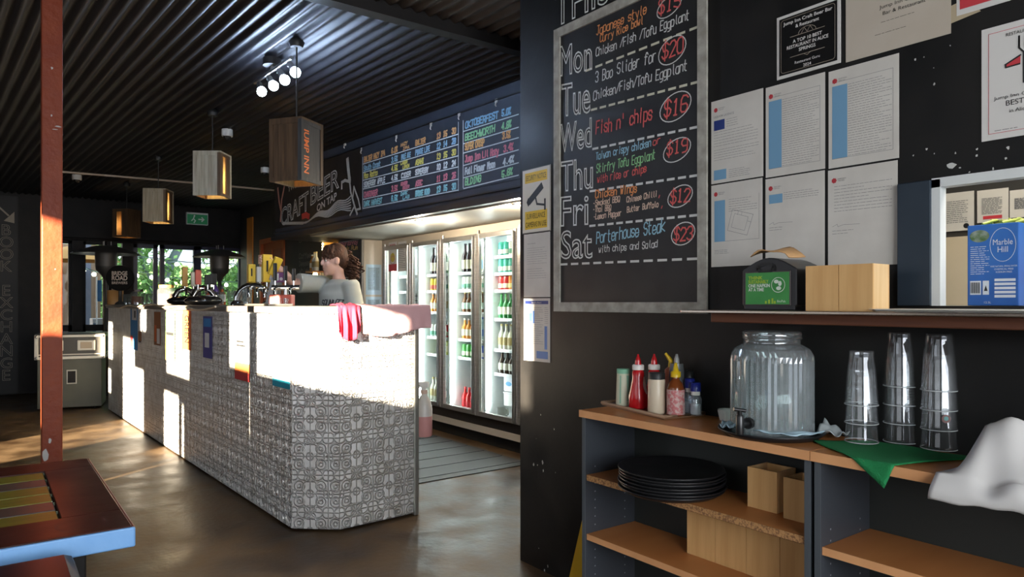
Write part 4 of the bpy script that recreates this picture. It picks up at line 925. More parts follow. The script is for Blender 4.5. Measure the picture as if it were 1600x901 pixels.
g = MB(); g.add([(.0338 * math.cos(a), .0338 * math.sin(a), z) for a, z in ((-1.0, .018), (-.35, .018), (-.35, .072), (-.75, .082), (-1.0, .05))], [(0, 1, 2, 3, 4)]); g.build('label', mat('mayo_label', (.36, .26, .17), .5), my)
cl = thing('squeeze_bottle', 'clear grey squeeze bottle with pointed nozzle behind the mayonnaise', 'bottle', (2.055, 1.722, CZ)); lathe_part(cl, 'body', [(.027, 0), (.028, .01), (.028, .15), (.024, .178)], mat('smoky_plastic', (.11, .11, .11), .2), 18); lathe_part(cl, 'nozzle', [(.010, .178), (.009, .195), (.004, .212)], mat('grey_nozzle', (.30, .29, .28), .3), 12)
sr = thing('chilli_sauce_bottle', 'chilli sauce bottle with yellow nozzle cap and pink printed label', 'bottle', (1.985, 1.668, CZ))
lathe_part(sr, 'body', [(.0295, 0), (.031, .005), (.031, .095), (.024, .115), (.013, .128), (.0125, .136)], mat('amber_glass', (.20, .05, .012), .12), 20); lathe_part(sr, 'label', [(.0316, .004), (.0316, .092)], mat('pink_label', (.56, .17, .17), .5, color2=(.62, .42, .38), scale=90, contrast=(.45, .55)), 20); lathe_part(sr, 'cap', [(.018, .136), (.018, .155), (.011, .158), (.008, .172), (.005, .186), (.003, .187)], mat('yellow_cap'), 16)
g = MB(); g.add([(.0323 * math.cos(a), .0323 * math.sin(a), z) for a, z in ((-1.5, .006), (-.9, .006), (-.9, .045), (-1.5, .045))], [(0, 1, 2, 3)]); g.build('nutrition_panel', mat('label_white2', (.62, .55, .54), .5), sr)
def grinder(x, y, label, c, h=.125):
    t = thing('grinder', label, 'grinder', (x, y, CZ)); lathe_part(t, 'jar', [(.021, 0), (.022, .004), (.022, h * .5), (.015, h * .62)], thin_glass('grinder_glass', (.8, .85, .9), .10, .03, .10), 14); lathe_part(t, 'filling', [(.018, .003), (.018, h * .33)], mat('salt_grains', (.62, .60, .58), .8), 12); lathe_part(t, 'collar', [(.0165, h * .62), (.0165, h * .74)], mat('cap_white')); lathe_part(t, 'cap', [(.019, h * .74), (.0185, h), (.015, h + .002)], mat('cap_%s' % c[0], c[1], .35)); return t
grinder(2.062, 1.668, 'salt grinder with blue cap half hidden behind the chilli sauce bottle', ('blue', (.012, .02, .20))); grinder(2.045, 1.628, 'salt grinder with blue cap at the right end of the sauce tray', ('blue', None), .115); grinder(2.086, 1.690, 'pepper grinder with black cap at the tray back', ('black', (.01, .01, .01)), .15)
def cupstack(x, y, label, n):
    t = thing('ramekin', label, 'ramekin', (x, y, TZ), 0, 'white ramekins'); mb = MB(); k = 24
    prof = [(.024, 0), (.030, .036), (.031, .038), (.027, .036), (.022, .004)]
    mb.lathe(prof, 28, cap1=True); mb.build('cup', mat('white_ceramic', (.70, .68, .64), .35), t)
    rb = MB()
    for i in range(24): a = 2 * PI * i / 24; rb.tube([(.0245 * math.cos(a), .0245 * math.sin(a), .004), (.0305 * math.cos(a), .0305 * math.sin(a), .034)], .0014, 5)
    rb.build('fluting', mat('white_ceramic'), t)
cupstack(2.080, 1.520, 'small white fluted ramekin left of the glass water dispenser', 1)
# black tray with the glass dispenser
tc_ = (1.957, 1.268)
def round_tray(name, label, cx, cy, z, r, group=None):
    t = thing(name, label, 'tray', (cx, cy, z), 0, group); MB().lathe([(0, .001), (r * .86, .0), (r * .88, .001), (r, .016), (r, .019), (r * .97, .019), (r * .86, .004), (0, .004)], 48, cap0=False, cap1=False).build('tray_body', mat('black_tray', (.010, .010, .011), .38), t); return t
round_tray('round_tray', 'black round tray under the glass water dispenser', tc_[0], tc_[1], TZ, .158)
jx, jy = 1.972, 1.275
jr = thing('water_dispenser', 'large ribbed glass water dispenser with black tap on a round black tray', 'drink dispenser', (jx, jy, TZ + .0045))
mb = MB(); mb.smooth = True; seg = 90; R = .124
prof = [(.96, .004), (1.0, .012), (1.0, .225), (.985, .243), (.90, .262), (.70, .276)]
vs = []; fs = []
for i in range(seg):
    a = 2 * PI * i / seg; rib = 1.0 - .022 * (i % 2)
    for k, (r, z) in enumerate(prof): vs.append((R * r * (rib if 0 < k < 3 else 1) * math.cos(a), R * r * (rib if 0 < k < 3 else 1) * math.sin(a), z))
n = len(prof)
for i in range(seg):
    for k in range(n - 1): j = (i + 1) % seg; fs.append((i * n + k, j * n + k, j * n + k + 1, i * n + k + 1))
mb.add(vs, fs, False); mb.add([vs[i * n] for i in range(seg)], [tuple(range(seg))[::-1]])
mb.build('glass_jar', thin_glass('ribbed_glass', (.80, .88, .86), .10, .08, .13), jr)
MB().lathe([(.90 * R, .010), (.965 * R, .016), (.965 * R, .222), (0.001, .222)], 48, cap1=False).build('water', thin_glass('water', (.62, .70, .69), .05, .05, .14), jr)
MB().lathe([(.70 * R, .276), (.68 * R, .278), (.68 * R, .292), (.72 * R, .294), (.72 * R, .298), (.66 * R, .300)], 40, cap0=False, cap1=False).build('neck', thin_glass('neck_glass', (.9, .96, .95), .18, .03, .06), jr)
MB().lathe([(.70 * R, .299), (.71 * R, .301), (.71 * R, .314), (.66 * R, .318), (0.001, .320)], 40).build('lid', thin_glass('lid_glass', (.8, .86, .85), .22, .05, .05), jr)
tp_a = math.atan2(1.268 - jy, 1.80 - jx); ca, sa = math.cos(tp_a), math.sin(tp_a)
tp = MB(); tp.tube([(ca * R * .98, sa * R * .98, .043), (ca * (R + .012), sa * (R + .012), .043)], .017, 14); tp.tube([(ca * (R + .01), sa * (R + .01), .043), (ca * (R + .055), sa * (R + .055), .043)], .009, 10); tp.lathe([(.011, -.028), (.012, -.02), (.012, .024), (.009, .03)], 12, (ca * (R + .05), sa * (R + .05), .043))
tp.tube([(ca * (R + .05), sa * (R + .05), .07), (ca * (R + .052), sa * (R + .052), .085)], .007, 8); tp.tube([(ca * (R + .035), sa * (R + .035) - .01, .084), (ca * (R + .068), sa * (R + .068) + .01, .090)], .0055, 8)
tp.build('tap', mat('black_plastic_tap', (.010, .010, .010), .3), jr)
def sheet(name, label, cat, corners, z, m, nu=20, nv=20, fold=None, bump=.006, seed=1, zfun=None, part='cloth', solid=.002, hang=.004):
    """cloth through four ground corners; falls down past the edge x = fold"""
    random.seed(seed); t = thing(name, label, cat, (corners[0][0], corners[0][1], z)); mb = MB(); mb.smooth = True; vs = []; fs = []
    ph = [random.uniform(0, 6) for _ in range(6)]
    for i in range(nu + 1):
        for k in range(nv + 1):
            u, v = i / nu, k / nv; x = sum(c[0] * w_ for c, w_ in zip(corners, ((1 - u) * (1 - v), u * (1 - v), u * v, (1 - u) * v))); y = sum(c[1] * w_ for c, w_ in zip(corners, ((1 - u) * (1 - v), u * (1 - v), u * v, (1 - u) * v)))
            zz = bump * (1 + math.sin(u * 9 + ph[0] + 2 * math.sin(v * 5 + ph[1])) * .6 + .4 * math.sin(v * 13 + ph[2])) * .5
            if zfun: zz = zfun(u, v, x, y, zz)
            if fold is not None and x < fold: d = fold - x; zz = zz * max(0, 1 - d * 8) - d; x = fold - .004 - .010 * (1 - math.exp(-d * 25)) - hang * math.sin(u * 11 + ph[3]) - hang * .5 * math.sin(u * 23 + ph[4])
            vs.append((x - corners[0][0], y - corners[0][1], zz + .0015))
    for i in range(nu):
        for k in range(nv): fs.append((i * (nv + 1) + k, (i + 1) * (nv + 1) + k, (i + 1) * (nv + 1) + k + 1, i * (nv + 1) + k + 1))
    mb.add(vs, fs, True); mb.build(part, m, t, solid=solid); return t
M_bluec = mat('pale_blue_cloth', (.42, .58, .66), .8, bump=.2, bscale=200)
sheet('cloth', 'pale blue cloth under the tap side of the water dispenser', 'cloth', [(1.845, 1.375), (1.935, 1.425), (1.90, 1.335), (1.84, 1.32)], TZ + .016, M_bluec, 14, 10, None, .018, 4)
sheet('cloth', 'pale blue folded cloth against the right side of the water dispenser', 'cloth', [(1.845, 1.255), (1.955, 1.135), (2.0, 1.115), (1.875, 1.13)], TZ + .019, M_bluec, 16, 8, None, .010, 8)
sheet('cloth', 'grey-white folded cloth at the right rear of the water dispenser', 'cloth', [(2.04, 1.165), (2.085, 1.165), (2.085, 1.085), (2.03, 1.09)], TZ + .004, mat('grey_white_cloth', (.48, .52, .52), .8), 10, 10, None, .02, 9, lambda u, v, x, y, z: z + .032 * (1 - v) * u)
sheet('green_cloth', 'bright green cloth under the stacked tumblers with a corner hanging over the edge', 'cloth', [(1.955, 1.130), (2.095, 1.02), (2.085, .745), (1.765, .858)], TZ, mat('green_cloth', (.006, .20, .055), .85, bump=.35, bscale=260), 26, 26, 1.826, .004, 3)
def wz(u, v, x, y, z):
    return z * .4 + (.125 if x > 1.90 else .125 * max(0, (x - 1.822) / .078) ** .8) * min(1, max(0, (.715 - y) / .055)) * (1 - .75 * max(0, min(1, (x - 1.93) / .1))) + .008 * math.sin(y * 38 + x * 45) * min(1, max(0, (.74 - y) / .1)) + .006 * math.sin(y * 70 - x * 25) * min(1, max(0, (.72 - y) / .1))
sheet('tea_towel', 'crumpled white tea towel draped over the front of the right bookcase', 'towel', [(1.755, .745), (2.09, .700), (2.09, .20), (1.775, .20)], TZ + .003, mat('white_towel', (.64, .62, .59), .85, bump=.04, bscale=500), 60, 50, 1.815, .008, 6, wz, hang=.010)
# inverted plastic tumblers, one object each
M_cup = thin_glass('clear_plastic', (.97, .98, .98), .07, .04, .035)
tprof = [(.0445, 0), (.0450, .003), (.0435, .012), (.0405, .06), (.0375, .105), (.0335, .125), (.0325, .150), (.0335, .156), (.030, .157), (.001, .155)]
def tumbler(x, y, z, label, group):
    t = thing('tumbler', label, 'tumbler', (x, y, z), 0, group); MB().lathe(tprof, 28, cap0=False, cap1=False).build('cup_wall', M_cup, t)
    rr = MB(); rr.tube([(.0447 * math.cos(2 * PI * k / 28), .0447 * math.sin(2 * PI * k / 28), .0015) for k in range(29)], .0013, 5); rr.build('rim', mat('plastic_rim', (.55, .57, .57), .2), t)
    return t
tum = None
ORD = {3: ['bottom', 'middle', 'topmost'], 4: ['bottom', 'second from bottom', 'second from top', 'topmost']}
for si, (px, py, n, nm) in enumerate(((1346, 692, 3, 'short left stack'), (1407, 692, 4, 'tall middle stack'), (1467, 703, 4, 'tall right stack'))):
    c = along(px, py, TZ + .006, .018)
    for k in range(n):
        lab = '%s clear tumbler of the %s on the green cloth' % (ORD[n][k], nm); z = TZ + .0075 + k * .0535
        if tum is None: tum = tumbler(c.x, c.y, z, lab, 'upside-down clear tumblers'); tree = tree_of(tum)
        else: cur = dup(tum, (c.x, c.y, z), 0, lab, 'upside-down clear tumblers', tree)
        if si == 1 and k == 2:
            g = MB(); [printed(g, s_, 0, .040 - i * .007, .0045, .022, -.0425, 'c') for i, s_ in enumerate(('WIDE', 'OPEN', 'SPACE', 'CO'))]; g.build('black_print', M_blk, cur).rotation_euler = (0, 0, math.radians(-25))
        if si == 2 and k == 1:
            g = MB(); g.disc(0, .035, .0115, -.0428, 16); o = g.build('round_badge', mat('badge_brown', (.20, .10, .09), .5), cur); o.rotation_euler = (0, 0, math.radians(-45)); g = MB(); g.disc(0, .036, .006, -.0432, 12); g.build('badge_centre', mat('badge_teal', (.12, .32, .30), .5), o)
# stack of black trays on the upper board of the left bookcase, bamboo boxes
for k in range(7):
    lab = ['lowest black round tray, on the left bookcase board', 'second lowest black round tray of the bookcase stack', 'third lowest black round tray of the bookcase stack', 'middle black round tray of the bookcase stack', 'third from top black round tray of the bookcase stack', 'second from top black round tray of the bookcase stack', 'topmost black round tray of the stack in the bookcase'][k]
    round_tray('round_tray', lab, 1.920 + .003 * math.sin(k * 2), 1.632 + .003 * math.cos(k * 3), M1 + .0008 + k * .0108, .183, 'black round trays stacked in the left bookcase')
bamboo_box(1.972, 1.362, M1 + .0005, 'bamboo box on the upper board beside the black tray stack', .105, .128, -PI / 2 )
bamboo_box(1.952, 1.222, M1 + .0005, 'bamboo box on the upper board at the right panel of the left bookcase', .10, .125)
for i in range(4):
    bamboo_box(1.985 - .0 * i, 1.617 - i * .121, M2 + .0005, ['leftmost of four bamboo boxes on the lower bookcase board', 'second bamboo box from left on the lower bookcase board', 'third bamboo box from left on the lower bookcase board', 'rightmost bamboo box on the lower bookcase board'][i], .1195, .150)
# yellow floor sign leaning on the bookcase
fs_ = thing('floor_sign', 'yellow wet floor sign leaning between the black wall and left bookcase', 'sign', (2.0, 2.015, 0), 0)
mb = MB(); mb.add([(0, 0, 0), (0, .275, 0), (0, .085, .62), (0, .003, .64), (.02, 0, 0), (.02, .275, 0), (.02, .085, .62), (.02, .003, .64)], [(3, 2, 1, 0), (4, 5, 6, 7), (0, 1, 5, 4), (1, 2, 6, 5), (2, 3, 7, 6), (3, 0, 4, 7)]); mb.build('panel', mat('wet_floor_yellow', (.66, .40, .02), .45), fs_)
g = MB(); g.M = Matrix.Rotation(-PI / 2, 4, 'Z'); g.ring(-.055, .27, .042, .010, -.001, 20, .048); g.build('red_ring', M_rd, fs_)
# ---------------------------------------------------------------- boards on the bulkhead
BO = Vector((BK[2][0], BK[2][1], 0)); BD = Vector((BK[0][0] - BK[2][0], BK[0][1] - BK[2][1], 0)).normalized(); BNRM = Vector((BD.y, -BD.x, 0))
def bpx(px, py):
    r = Vector(ray(px, py)); t = BNRM.dot(BO) / BNRM.dot(Vector((r.x, r.y, 0))); p = Vector((t * r.x, t * r.y, H + t * r.z)); return ((p - BO).dot(BD), p.z)
def bdep(px):
    r = Vector(ray(px, 0)); return BNRM.dot(BO) / BNRM.dot(Vector((r.x, r.y, 0)))
mu = thing('mural_board', 'black chalk mural board lettered craft beer on tap above the bar', 'chalkboard', (BO.x, BO.y, 0), BK_RZ)
xa, xb = .02, bpx(566, 300)[0]
MB().box(xa, xb, -.012, -.001, 2.105, 2.695).build('panel', mat('mural_black', (.012, .010, .010), .55, color2=(.022, .019, .018), scale=5), mu)
g = MB(); M_mw = mat('mural_white', (.50, .50, .48), .8)
def mtext(txt, p0, p1, hp, outline=True, bold=0, bev=.02):
    a = bpx(*p0); b = bpx(*p1); printed(g, txt, a[0], a[1], hp * bdep(p0[0]) / FPX, b[0] - a[0], -.0135, outline=outline, bold=bold, bevel=bev, dz=b[1] - a[1], shear=0.0)
mtext('CRAFT', (441, 354), (484, 327), 28); mtext('BEER', (487, 321), (532, 292), 30); mtext('ON TAP', (497, 331), (528, 311), 11, False, .02); mtext('TWELVE', (452, 300), (476, 287), 8, False, .01)
def mline(pts, w): g.ribbon([bpx(*p) for p in pts], w, -.0135)
for k in range(6):
    pts = []
    for i in range(17):
        u = i / 16; x = 470 + k * 3 + (550 - 470 - k * 3) * u; pts.append((x, 348 - 2.9 * k * (.4 + u) - 22 * u + 3 * math.sin(u * 14 + k * .3)))
    mline(pts, .012)
mline([(545, 250), (546, 262), (548, 280)], .05); mline([(536, 294), (536, 285), (541, 282), (549, 284), (549, 279)], .028); mline([(548, 280), (550, 300), (556, 322), (560, 334)], .026); mline([(556, 322), (549, 336)], .02); mline([(555, 292), (562, 312), (565, 326), (558, 328), (553, 312), (555, 292)], .02); mline([(444, 349), (475, 348.5)], .03)
g.build('chalk_lettering', M_mw, mu)
g = MB(); mline([(436, 295), (438, 315), (441, 330)], .035); mline([(446, 292), (442, 312), (441, 330), (440, 345)], .03); g.build('pink_coral', mat('mural_pink', (.55, .26, .20), .8), mu)
g = MB(); mline([(475, 338), (480, 336), (484, 338)], .06); g.build('red_cap', mat('mural_red', (.5, .05, .04), .8), mu)
bm_ = thing('beer_board', 'long blue-black board listing taps, strengths and prices in coloured chalk', 'chalkboard', (BO.x, BO.y, 0), BK_RZ)
x1 = bpx(567, 300)[0]; x2 = bpx(830, 200)[0]
MB().box(x1, x2, -.010, -.001, 2.115, 2.695).build('panel', mat('board_blueblack', (.034, .046, .068), .5, color2=(.048, .062, .088), scale=4), bm_)
BCM = {k: MB() for k in ('orange', 'blue', 'yellow', 'white', 'red', 'cyan', 'green')}
BCC = {'orange': (.75, .40, .16), 'blue': (.25, .48, .68), 'yellow': (.70, .62, .14), 'white': (.60, .66, .68), 'red': (.68, .20, .26), 'cyan': (.26, .60, .66), 'green': (.30, .64, .34)}
def bt(col, txt, p0, p1, hp, th=.012):
    a = bpx(*p0); b = bpx(*p1); chalk(BCM[col], txt, a[0], a[1], hp * bdep(p0[0]) / FPX, b[0] - a[0], th, -.0112, b[1] - a[1])
YL = (253.5, 267, 279, 292.6, 308.6, 322.8); YR = (208.5, 224.5, 242, 259, 278, 295)
def by(r, px): return YL[r] + (YR[r] - YL[r]) * (px - 570) / 141
rows = (('orange', 'BALTER HAZY IPA', '6.0%', ('HAZY', 'IPA'), 'BALTER', '13', '15', '30'), ('blue', 'South Coast', '3.5%', ('PALE ALE',), 'PIRATE LIFE', '12', '14', '28'), ('yellow', 'Moo Ratto', '4.5%', ('LAGER', 'LEMON'), 'ASAHI', '13', '15', '30'),
        ('white', 'SOMERSBY APPLE', '4.5%', ('CIDER',), 'SOMERSBY', '10', '12', '24'), ('red', 'CHAGINGER', '3.5%', ('GINGER', 'BEER'), 'ASBC', '11', '13', '26'), ('cyan', 'DARK HARVEST', '6.5%', ('DARK', 'LAG'), 'BRIDGE ROAD', '13', '15', '30'))
for r, (c, nm, pc_, st_, mk, q1, q2, q3) in enumerate(rows):
    e = 570 + 33 * min(1, len(nm) / 14)
    bt(c, nm, (570.5, by(r, 570.5)), (e, by(r, e)), 7.5); bt(c, pc_, (613.5, by(r, 613.5)), (622.5, by(r, 622.5)), 7.5)
    if len(st_) == 1: bt(c, st_[0], (629, by(r, 629)), (643, by(r, 643)), 7)
    else:
        for i, s_ in enumerate(st_): bt(c, s_, (628 + i * 3, by(r, 628) - 6 + i * 6), (638 + i * 3, by(r, 638) - 6 + i * 6), 4.5, .009)
    e = 652 + 21 * min(1, len(mk) / 9); bt(c, mk, (651, by(r, 651)), (e, by(r, e)), 7.5)
    for p, s_ in ((684, q1), (694.5, q2), (708, q3)): bt(c, s_, (p, by(r, p)), (p + 5.5, by(r, p + 5.5)), 8)
    BCM['white'].ribbon([bpx(569, by(r, 569) + 2.6), bpx(718, by(r, 718) + 3.4)], .008, -.0110)
BCM['white'].ribbon([bpx(568.5, 246), bpx(568.5, 326)], .009, -.0110); BCM['white'].ribbon([bpx(718, 191), bpx(718, 298)], .006, -.0110); BCM['white'].ribbon([bpx(725.5, 189), bpx(725.5, 293)], .009, -.0110)
for c, nm, p0, p1, pc_, q0, q1 in (('blue', 'OKTOBERFEST', (729, 200.6), (779.7, 184.6), '5.0%', (786, 182.5), (799.5, 178)), ('green', 'BEECHWORTH', (728.6, 219.8), (774.4, 206), '4.8%', (786, 203), (800, 198)), ('orange', 'SUPER CRISP', (728.6, 234.4), (758, 227), '3.5%', (787, 217.5), (799, 214)),
        ('red', 'Jump Inn Lil Hazy', (728.6, 253.8), (780.5, 240.5), '3.4%', (789, 237), (803, 233)), ('white', 'Full Flower Moon', (728.6, 273), (775, 261), '4.4%', (788, 258), (804, 253)), ('green', 'BLDING', (728.6, 289.8), (753, 283), '5.8%', (786, 277), (802, 272))):
    bt(c, nm, p0, p1, 9.5, .012); bt(c, pc_, q0, q1, 9.5, .012)
    BCM['white'].ribbon([bpx(726, p0[1] + 5), bpx(812, p0[1] + 5 - (p0[1] - q1[1]) * 1.18)], .008, -.0110)
for k, mb in BCM.items():
    o = mb.build('chalk_writing', mat('board_chalk_' + k, BCC[k], .9), bm_); o['label'] = k + ' chalk writing'
for i, (px, py) in enumerate(((540, 227), (566, 235), (621, 216), (675, 197), (719, 181), (777, 160))):
    a = bpx(px, py); c = thing('board_hook', 'small white hook in the strip over the beer board, number %s from the left' % ('one', 'two', 'three', 'four', 'five', 'six')[i], 'hook', tuple(BO + BD * a[0] - BNRM * 0 + Vector((0, 0, a[1]))), BK_RZ, 'hooks above the beer board')
    MB().box(-.014, .014, -.012, -.001, -.004, .024).build('plate', M_wcap, c); MB().tube([(0, -.010, 0), (0, -.018, -.02), (0, -.010, -.03)], .005, 6).build('hook_end', M_wcap, c)
# wine board, chalk wall menu and lit sign on the back wall
def xp(px, py): return on_x(px, py, X2)
def onback(name, label, cat, px0, py0, px1, py1, m, part='panel', th=.012, gap=.002):
    a = xp(px0, py1); b = xp(px1, py0); ztop = xp(px0, py0).z; t = thing(name, label, cat, (X2 - gap, a.y, a.z), -PI / 2); w, h = a.y - b.y, ztop - a.z
    MB().box(0, w, -th, 0, 0, h).build(part, m, t); return t, w, h
wbd, w, h = onback('chalkboard', 'tall narrow wine and spirits chalkboard left of the fridges', 'chalkboard', 530, 352, 567, 482, mat('wine_board_black', (.030, .032, .038), .6))
MB().box(w, w + .03, -.02, 0, 0, h + .02).build('frame', mat('pale_frame', (.42, .40, .36), .5), wbd)
for c, lst in (('white', (('JUMP INN', .04, .90, .062, w * .80), ('Coopers', .12, .30, .04, w * .5), ('Porter', .12, .22, .04, w * .45))), ('red', (('Wine Spirits', .03, .81, .062, w * .90), ('Chardonnay', .10, .745, .042, w * .72))), ('orange', (('Dark Rum', .12, .68, .045, w * .70), ('GIN', .30, .615, .045, w * .3)))):
    g = MB(); [chalk(g, tx, x * w * 1.0 + .01, z * h, hh, ww, .012, -.0135) for tx, x, z, hh, ww in lst]
    if c == 'white': [g.rect(.02, w - .03, h * z, h * z + .009, -.0132) for z in (.785, .50, .36, .13)]
    g.build('chalk_writing', mat('wine_chalk_' + c, {'white': (.55, .55, .54), 'red': (.60, .24, .30), 'orange': (.62, .42, .18)}[c], .9), wbd)
mn, w, h = onback('chalkboard', 'dark brown chalk wall panel with faint food words beside the orange door', 'chalkboard', 466, 368, 503, 482, mat('brown_chalk_panel', (.030, .026, .024), .6), th=.004)
g = MB(); [chalk(g, tx, .05, z * h, .065, ww, .010, -.0055) for tx, z, ww in (('OPAL', .90, .35), ('Coffee', .68, .42), ('Dessert', .58, .46), ('Whisky', .48, .46), ('Sherry', .38, .40))]; g.build('chalk_writing', mat('faint_chalk', (.22, .20, .19), .9), mn)
ls, w, h = onback('lit_sign', 'glowing orange panel edged with fairy lights behind the bartender', 'sign', 508, 366, 530, 392, mat('glowing_orange', (.7, .25, .02), .5, emit=(1.0, .38, .03), estr=.9))
M_bulb = mat('fairy_bulb', (1, .8, .4), .5, emit=(1.0, .78, .38), estr=16)
for i in range(16):
    u = i / 15; x, z = (-.02, -.05 + (h + .05) * u * 2) if u < .5 else (-.02 + (w + .02) * (u - .5) * 2, h + .02)
    MB().ball((x, -.02, z), .013, 8, 6).build('fairy_light', M_bulb, ls)
bs = thing('bottle_shelf', 'small wall shelf with bottles left of the bartender face', 'shelf', (X2 - .001, xp(494, 424).y, xp(494, 424).z), -PI / 2); MB().box(0, .24, -.14, 0, -.02, 0).build('board', M_wood, bs); MB().ball((.13, -.06, -.045), .03, 10, 8).build('lamp', M_bulb, bs)
for i in range(3): dup(PROTO['clear_beer' if i else 'amber_bottle'][0], (X2 - .07, bs.location.y - .05 - i * .068, bs.location.z + .0005), 0, ['bottle at the left end of the small wall shelf', 'pale bottle in the middle of the small wall shelf', 'pale bottle at the right end of the small wall shelf'][i], 'bottles on the small wall shelf', PROTO['clear_beer' if i else 'amber_bottle'][1])
# menus on the return panel and in the leftmost fridge door
for i, (z0, z1, lb) in enumerate(((1.36, 1.70, 'upper pale blue menu page on the cream return beside the fridges'), (1.00, 1.34, 'lower pale blue menu page on the cream return beside the fridges'))):
    t = thing('menu_page', lb, 'page', (X2 + .012, 7.239, z0)); MB().box(0, .19, -.002, 0, 0, z1 - z0).build('sheet', mat('pale_blue_page', (.50, .66, .76), .4), t); g = MB(); g.rect(.02, .17, .05, .31, -.0024); g.build('grey_panel', mat('page_grey_blue', (.34, .48, .58), .5), t); g = MB(); lines(g, .03, .11, .06, .30, 14, .005, -.003); lines(g, .12, .16, .06, .30, 16, .005, -.003); g.build('print', M_ink, t)
def fpx(px, py): return on_x(px, py, FX - .037)
for i, (p0, p1, lb, c) in enumerate((((607.5, 379, 424), (620, 0, 0), 'white and red poster with yellow drawing on the leftmost fridge door', 'red'), ((622, 378, 424), (635, 0, 0), 'white text page on the leftmost fridge door', 'white'))):
    a = on_x(p0[0], p0[2], FX - .024); b = on_x(p1[0], p0[1], FX - .024); w, h = a.y - b.y, on_x(p0[0], p0[1], FX - .024).z - a.z
    t = thing('poster', lb, 'poster', (FX - .0225, a.y, a.z), -PI / 2); MB().box(0, w, -.002, 0, 0, h).build('sheet', mat('poster_white', (.72, .70, .68), .5), t)
    g = MB(); lines(g, .02, w - .02, h * .78 if i == 0 else .03, h - .02, 5 if i == 0 else 14, .006, -.003); g.build('print', M_ink if i else M_rd, t)
    if i == 0:
        g = MB(); g.rect(0, w, 0, h * .24, -.003); g.build('red_band', M_rd, t); g = MB(); g.disc(w * .5, h * .47, w * .28, -.003, 16, h * .16); g.build('yellow_drawing', mat('poster_yellow', (.62, .48, .08), .5), t); g = MB(); g.ring(w * .52, h * .38, w * .26, .008, -.0034, 18, h * .14); g.build('pink_drawing', mat('poster_pink', (.55, .2, .22), .5), t)
wbk = thing('wire_basket', 'black wire grid rack standing inside the leftmost fridge', 'rack', (FX + .17, 6.98, DZ0), -PI / 2)
g = MB()
for k in range(9): g.box(k * .04, k * .04 + .006, 0, .006, 0, 1.12)
for k in range(22): g.box(0, .326, .006, .012, k * .052, k * .052 + .008)
g.build('grid', mat('black_wire', (.02, .02, .02), .4), wbk)
# ---------------------------------------------------------------- pendant lamps over the bar
M_lw = mat('weathered_brown_slat', (.045, .024, .011), .6, color2=(.09, .052, .026), scale=6, stretch=(9, 9, .8)); M_lg = mat('weathered_grey_slat', (.05, .052, .055), .6, color2=(.022, .026, .032), scale=6, stretch=(9, 9, .8)); M_lp = mat('pale_limed_slat', (.36, .32, .24), .6, color2=(.24, .21, .15), scale=6, stretch=(9, 9, .8))
M_cord = mat('black_cord', (.01, .01, .01), .5)
def pendant(px, py, theta, label, mats, S, HB, glow, write=None, open_side=None):
    r = ray(px, py); t = 1.45 / r[0]; x, y, z = t * r[0], t * r[1], H + t * r[2]      # bottom centre
    p = thing('pendant_lamp', label, 'pendant lamp', (x, y, z), math.radians(theta), 'slatted timber pendant lamps over the bar')
    hs = S / 2; n = 5; sw = (S - .05) / n
    for k in range(4):
        R_ = Matrix.Rotation(k * PI / 2, 4, 'Z'); mb = MB(); mb.M = R_
        for i in range(n):
            if open_side == k and i in (1, 2): continue
            x0 = -hs + .025 + i * sw; mb.box(x0 + .0006, x0 + sw - .0006, -hs + .004, -hs + .014, .0, HB)
        mb.build('slat_panel', mats[k], p)
        fb = MB(); fb.M = R_; fb.box(-hs, -hs + .025, -hs, -hs + .025, 0, HB); fb.build('corner_post', mats[k], p)
        fb = MB(); fb.M = R_; fb.box(-hs + .025, hs - .025, -hs, -hs + .004, 0, .022); fb.box(-hs + .025, hs - .025, -hs, -hs + .004, HB - .022, HB); fb.build('rail', mats[k], p)
    MB().box(-hs, hs, -hs, hs, HB, HB + .012).build('top_board', mats[0], p)
    MB().tube([(0, 0, HB + .012), (0, 0, 2.80 - z)], .005, 6).build('cord', M_cord, p); MB().lathe([(.035, 0), (.045, .03), (.03, .05)], 12, (0, 0, 2.75 - z)).build('ceiling_cup', M_cord, p)
    MB().lathe([(.018, HB * .72), (.018, HB)], 10).build('lamp_socket', M_cord, p)
    MB().lathe([(.004, HB * .22), (.02, HB * .26), (.022, HB * .5), (.012, HB * .72)], 10).build('bulb', mat('warm_bulb_%d' % glow, (1, .7, .3), .5, emit=(1.0, .55, .16), estr=glow), p)
    for k in (0, 1, 2, 3):
        if write and k == write[0]:
            g = MB(); printed(g, write[1], 0, 0, .048, .255, 0, bold=.02); mb = MB(); R_ = Matrix.Rotation(k * PI / 2, 4, 'Z')
            # lettering runs downwards along the left edge of the face
            mb.add([R_ @ Vector((-hs + .030 + v[2], -hs + .0035 - .0005, HB - .045 - v[0])) for v in g.v], g.f); mb.build('lettering', mat('orange_letter', (.80, .20, .05), .5), p)
    return p
pendant(463.5, 287, -55 , 'dark slatted pendant lamp with orange vertical lettering nearest the camera', [M_lw, M_lg, M_lw, M_lg], .215, .345, 61, (1, 'JUMP INN'))
pendant(332, 308, -37, 'limed pale slatted pendant lamp, second from the near end of the bar', [M_lp, M_lw, M_lp, M_lw], .215, .335, 60, None, 1)
pendant(247.5, 348, -30, 'pale slatted pendant lamp hanging third along the bar', [M_lp, M_lw, M_lp, M_lw], .225, .33, 60, None, 1)
pendant(198, 371, -49, 'dark slatted pendant lamp farthest down the bar', [M_lw, M_lw, M_lw, M_lw], .225, .34, 60, None, 0)
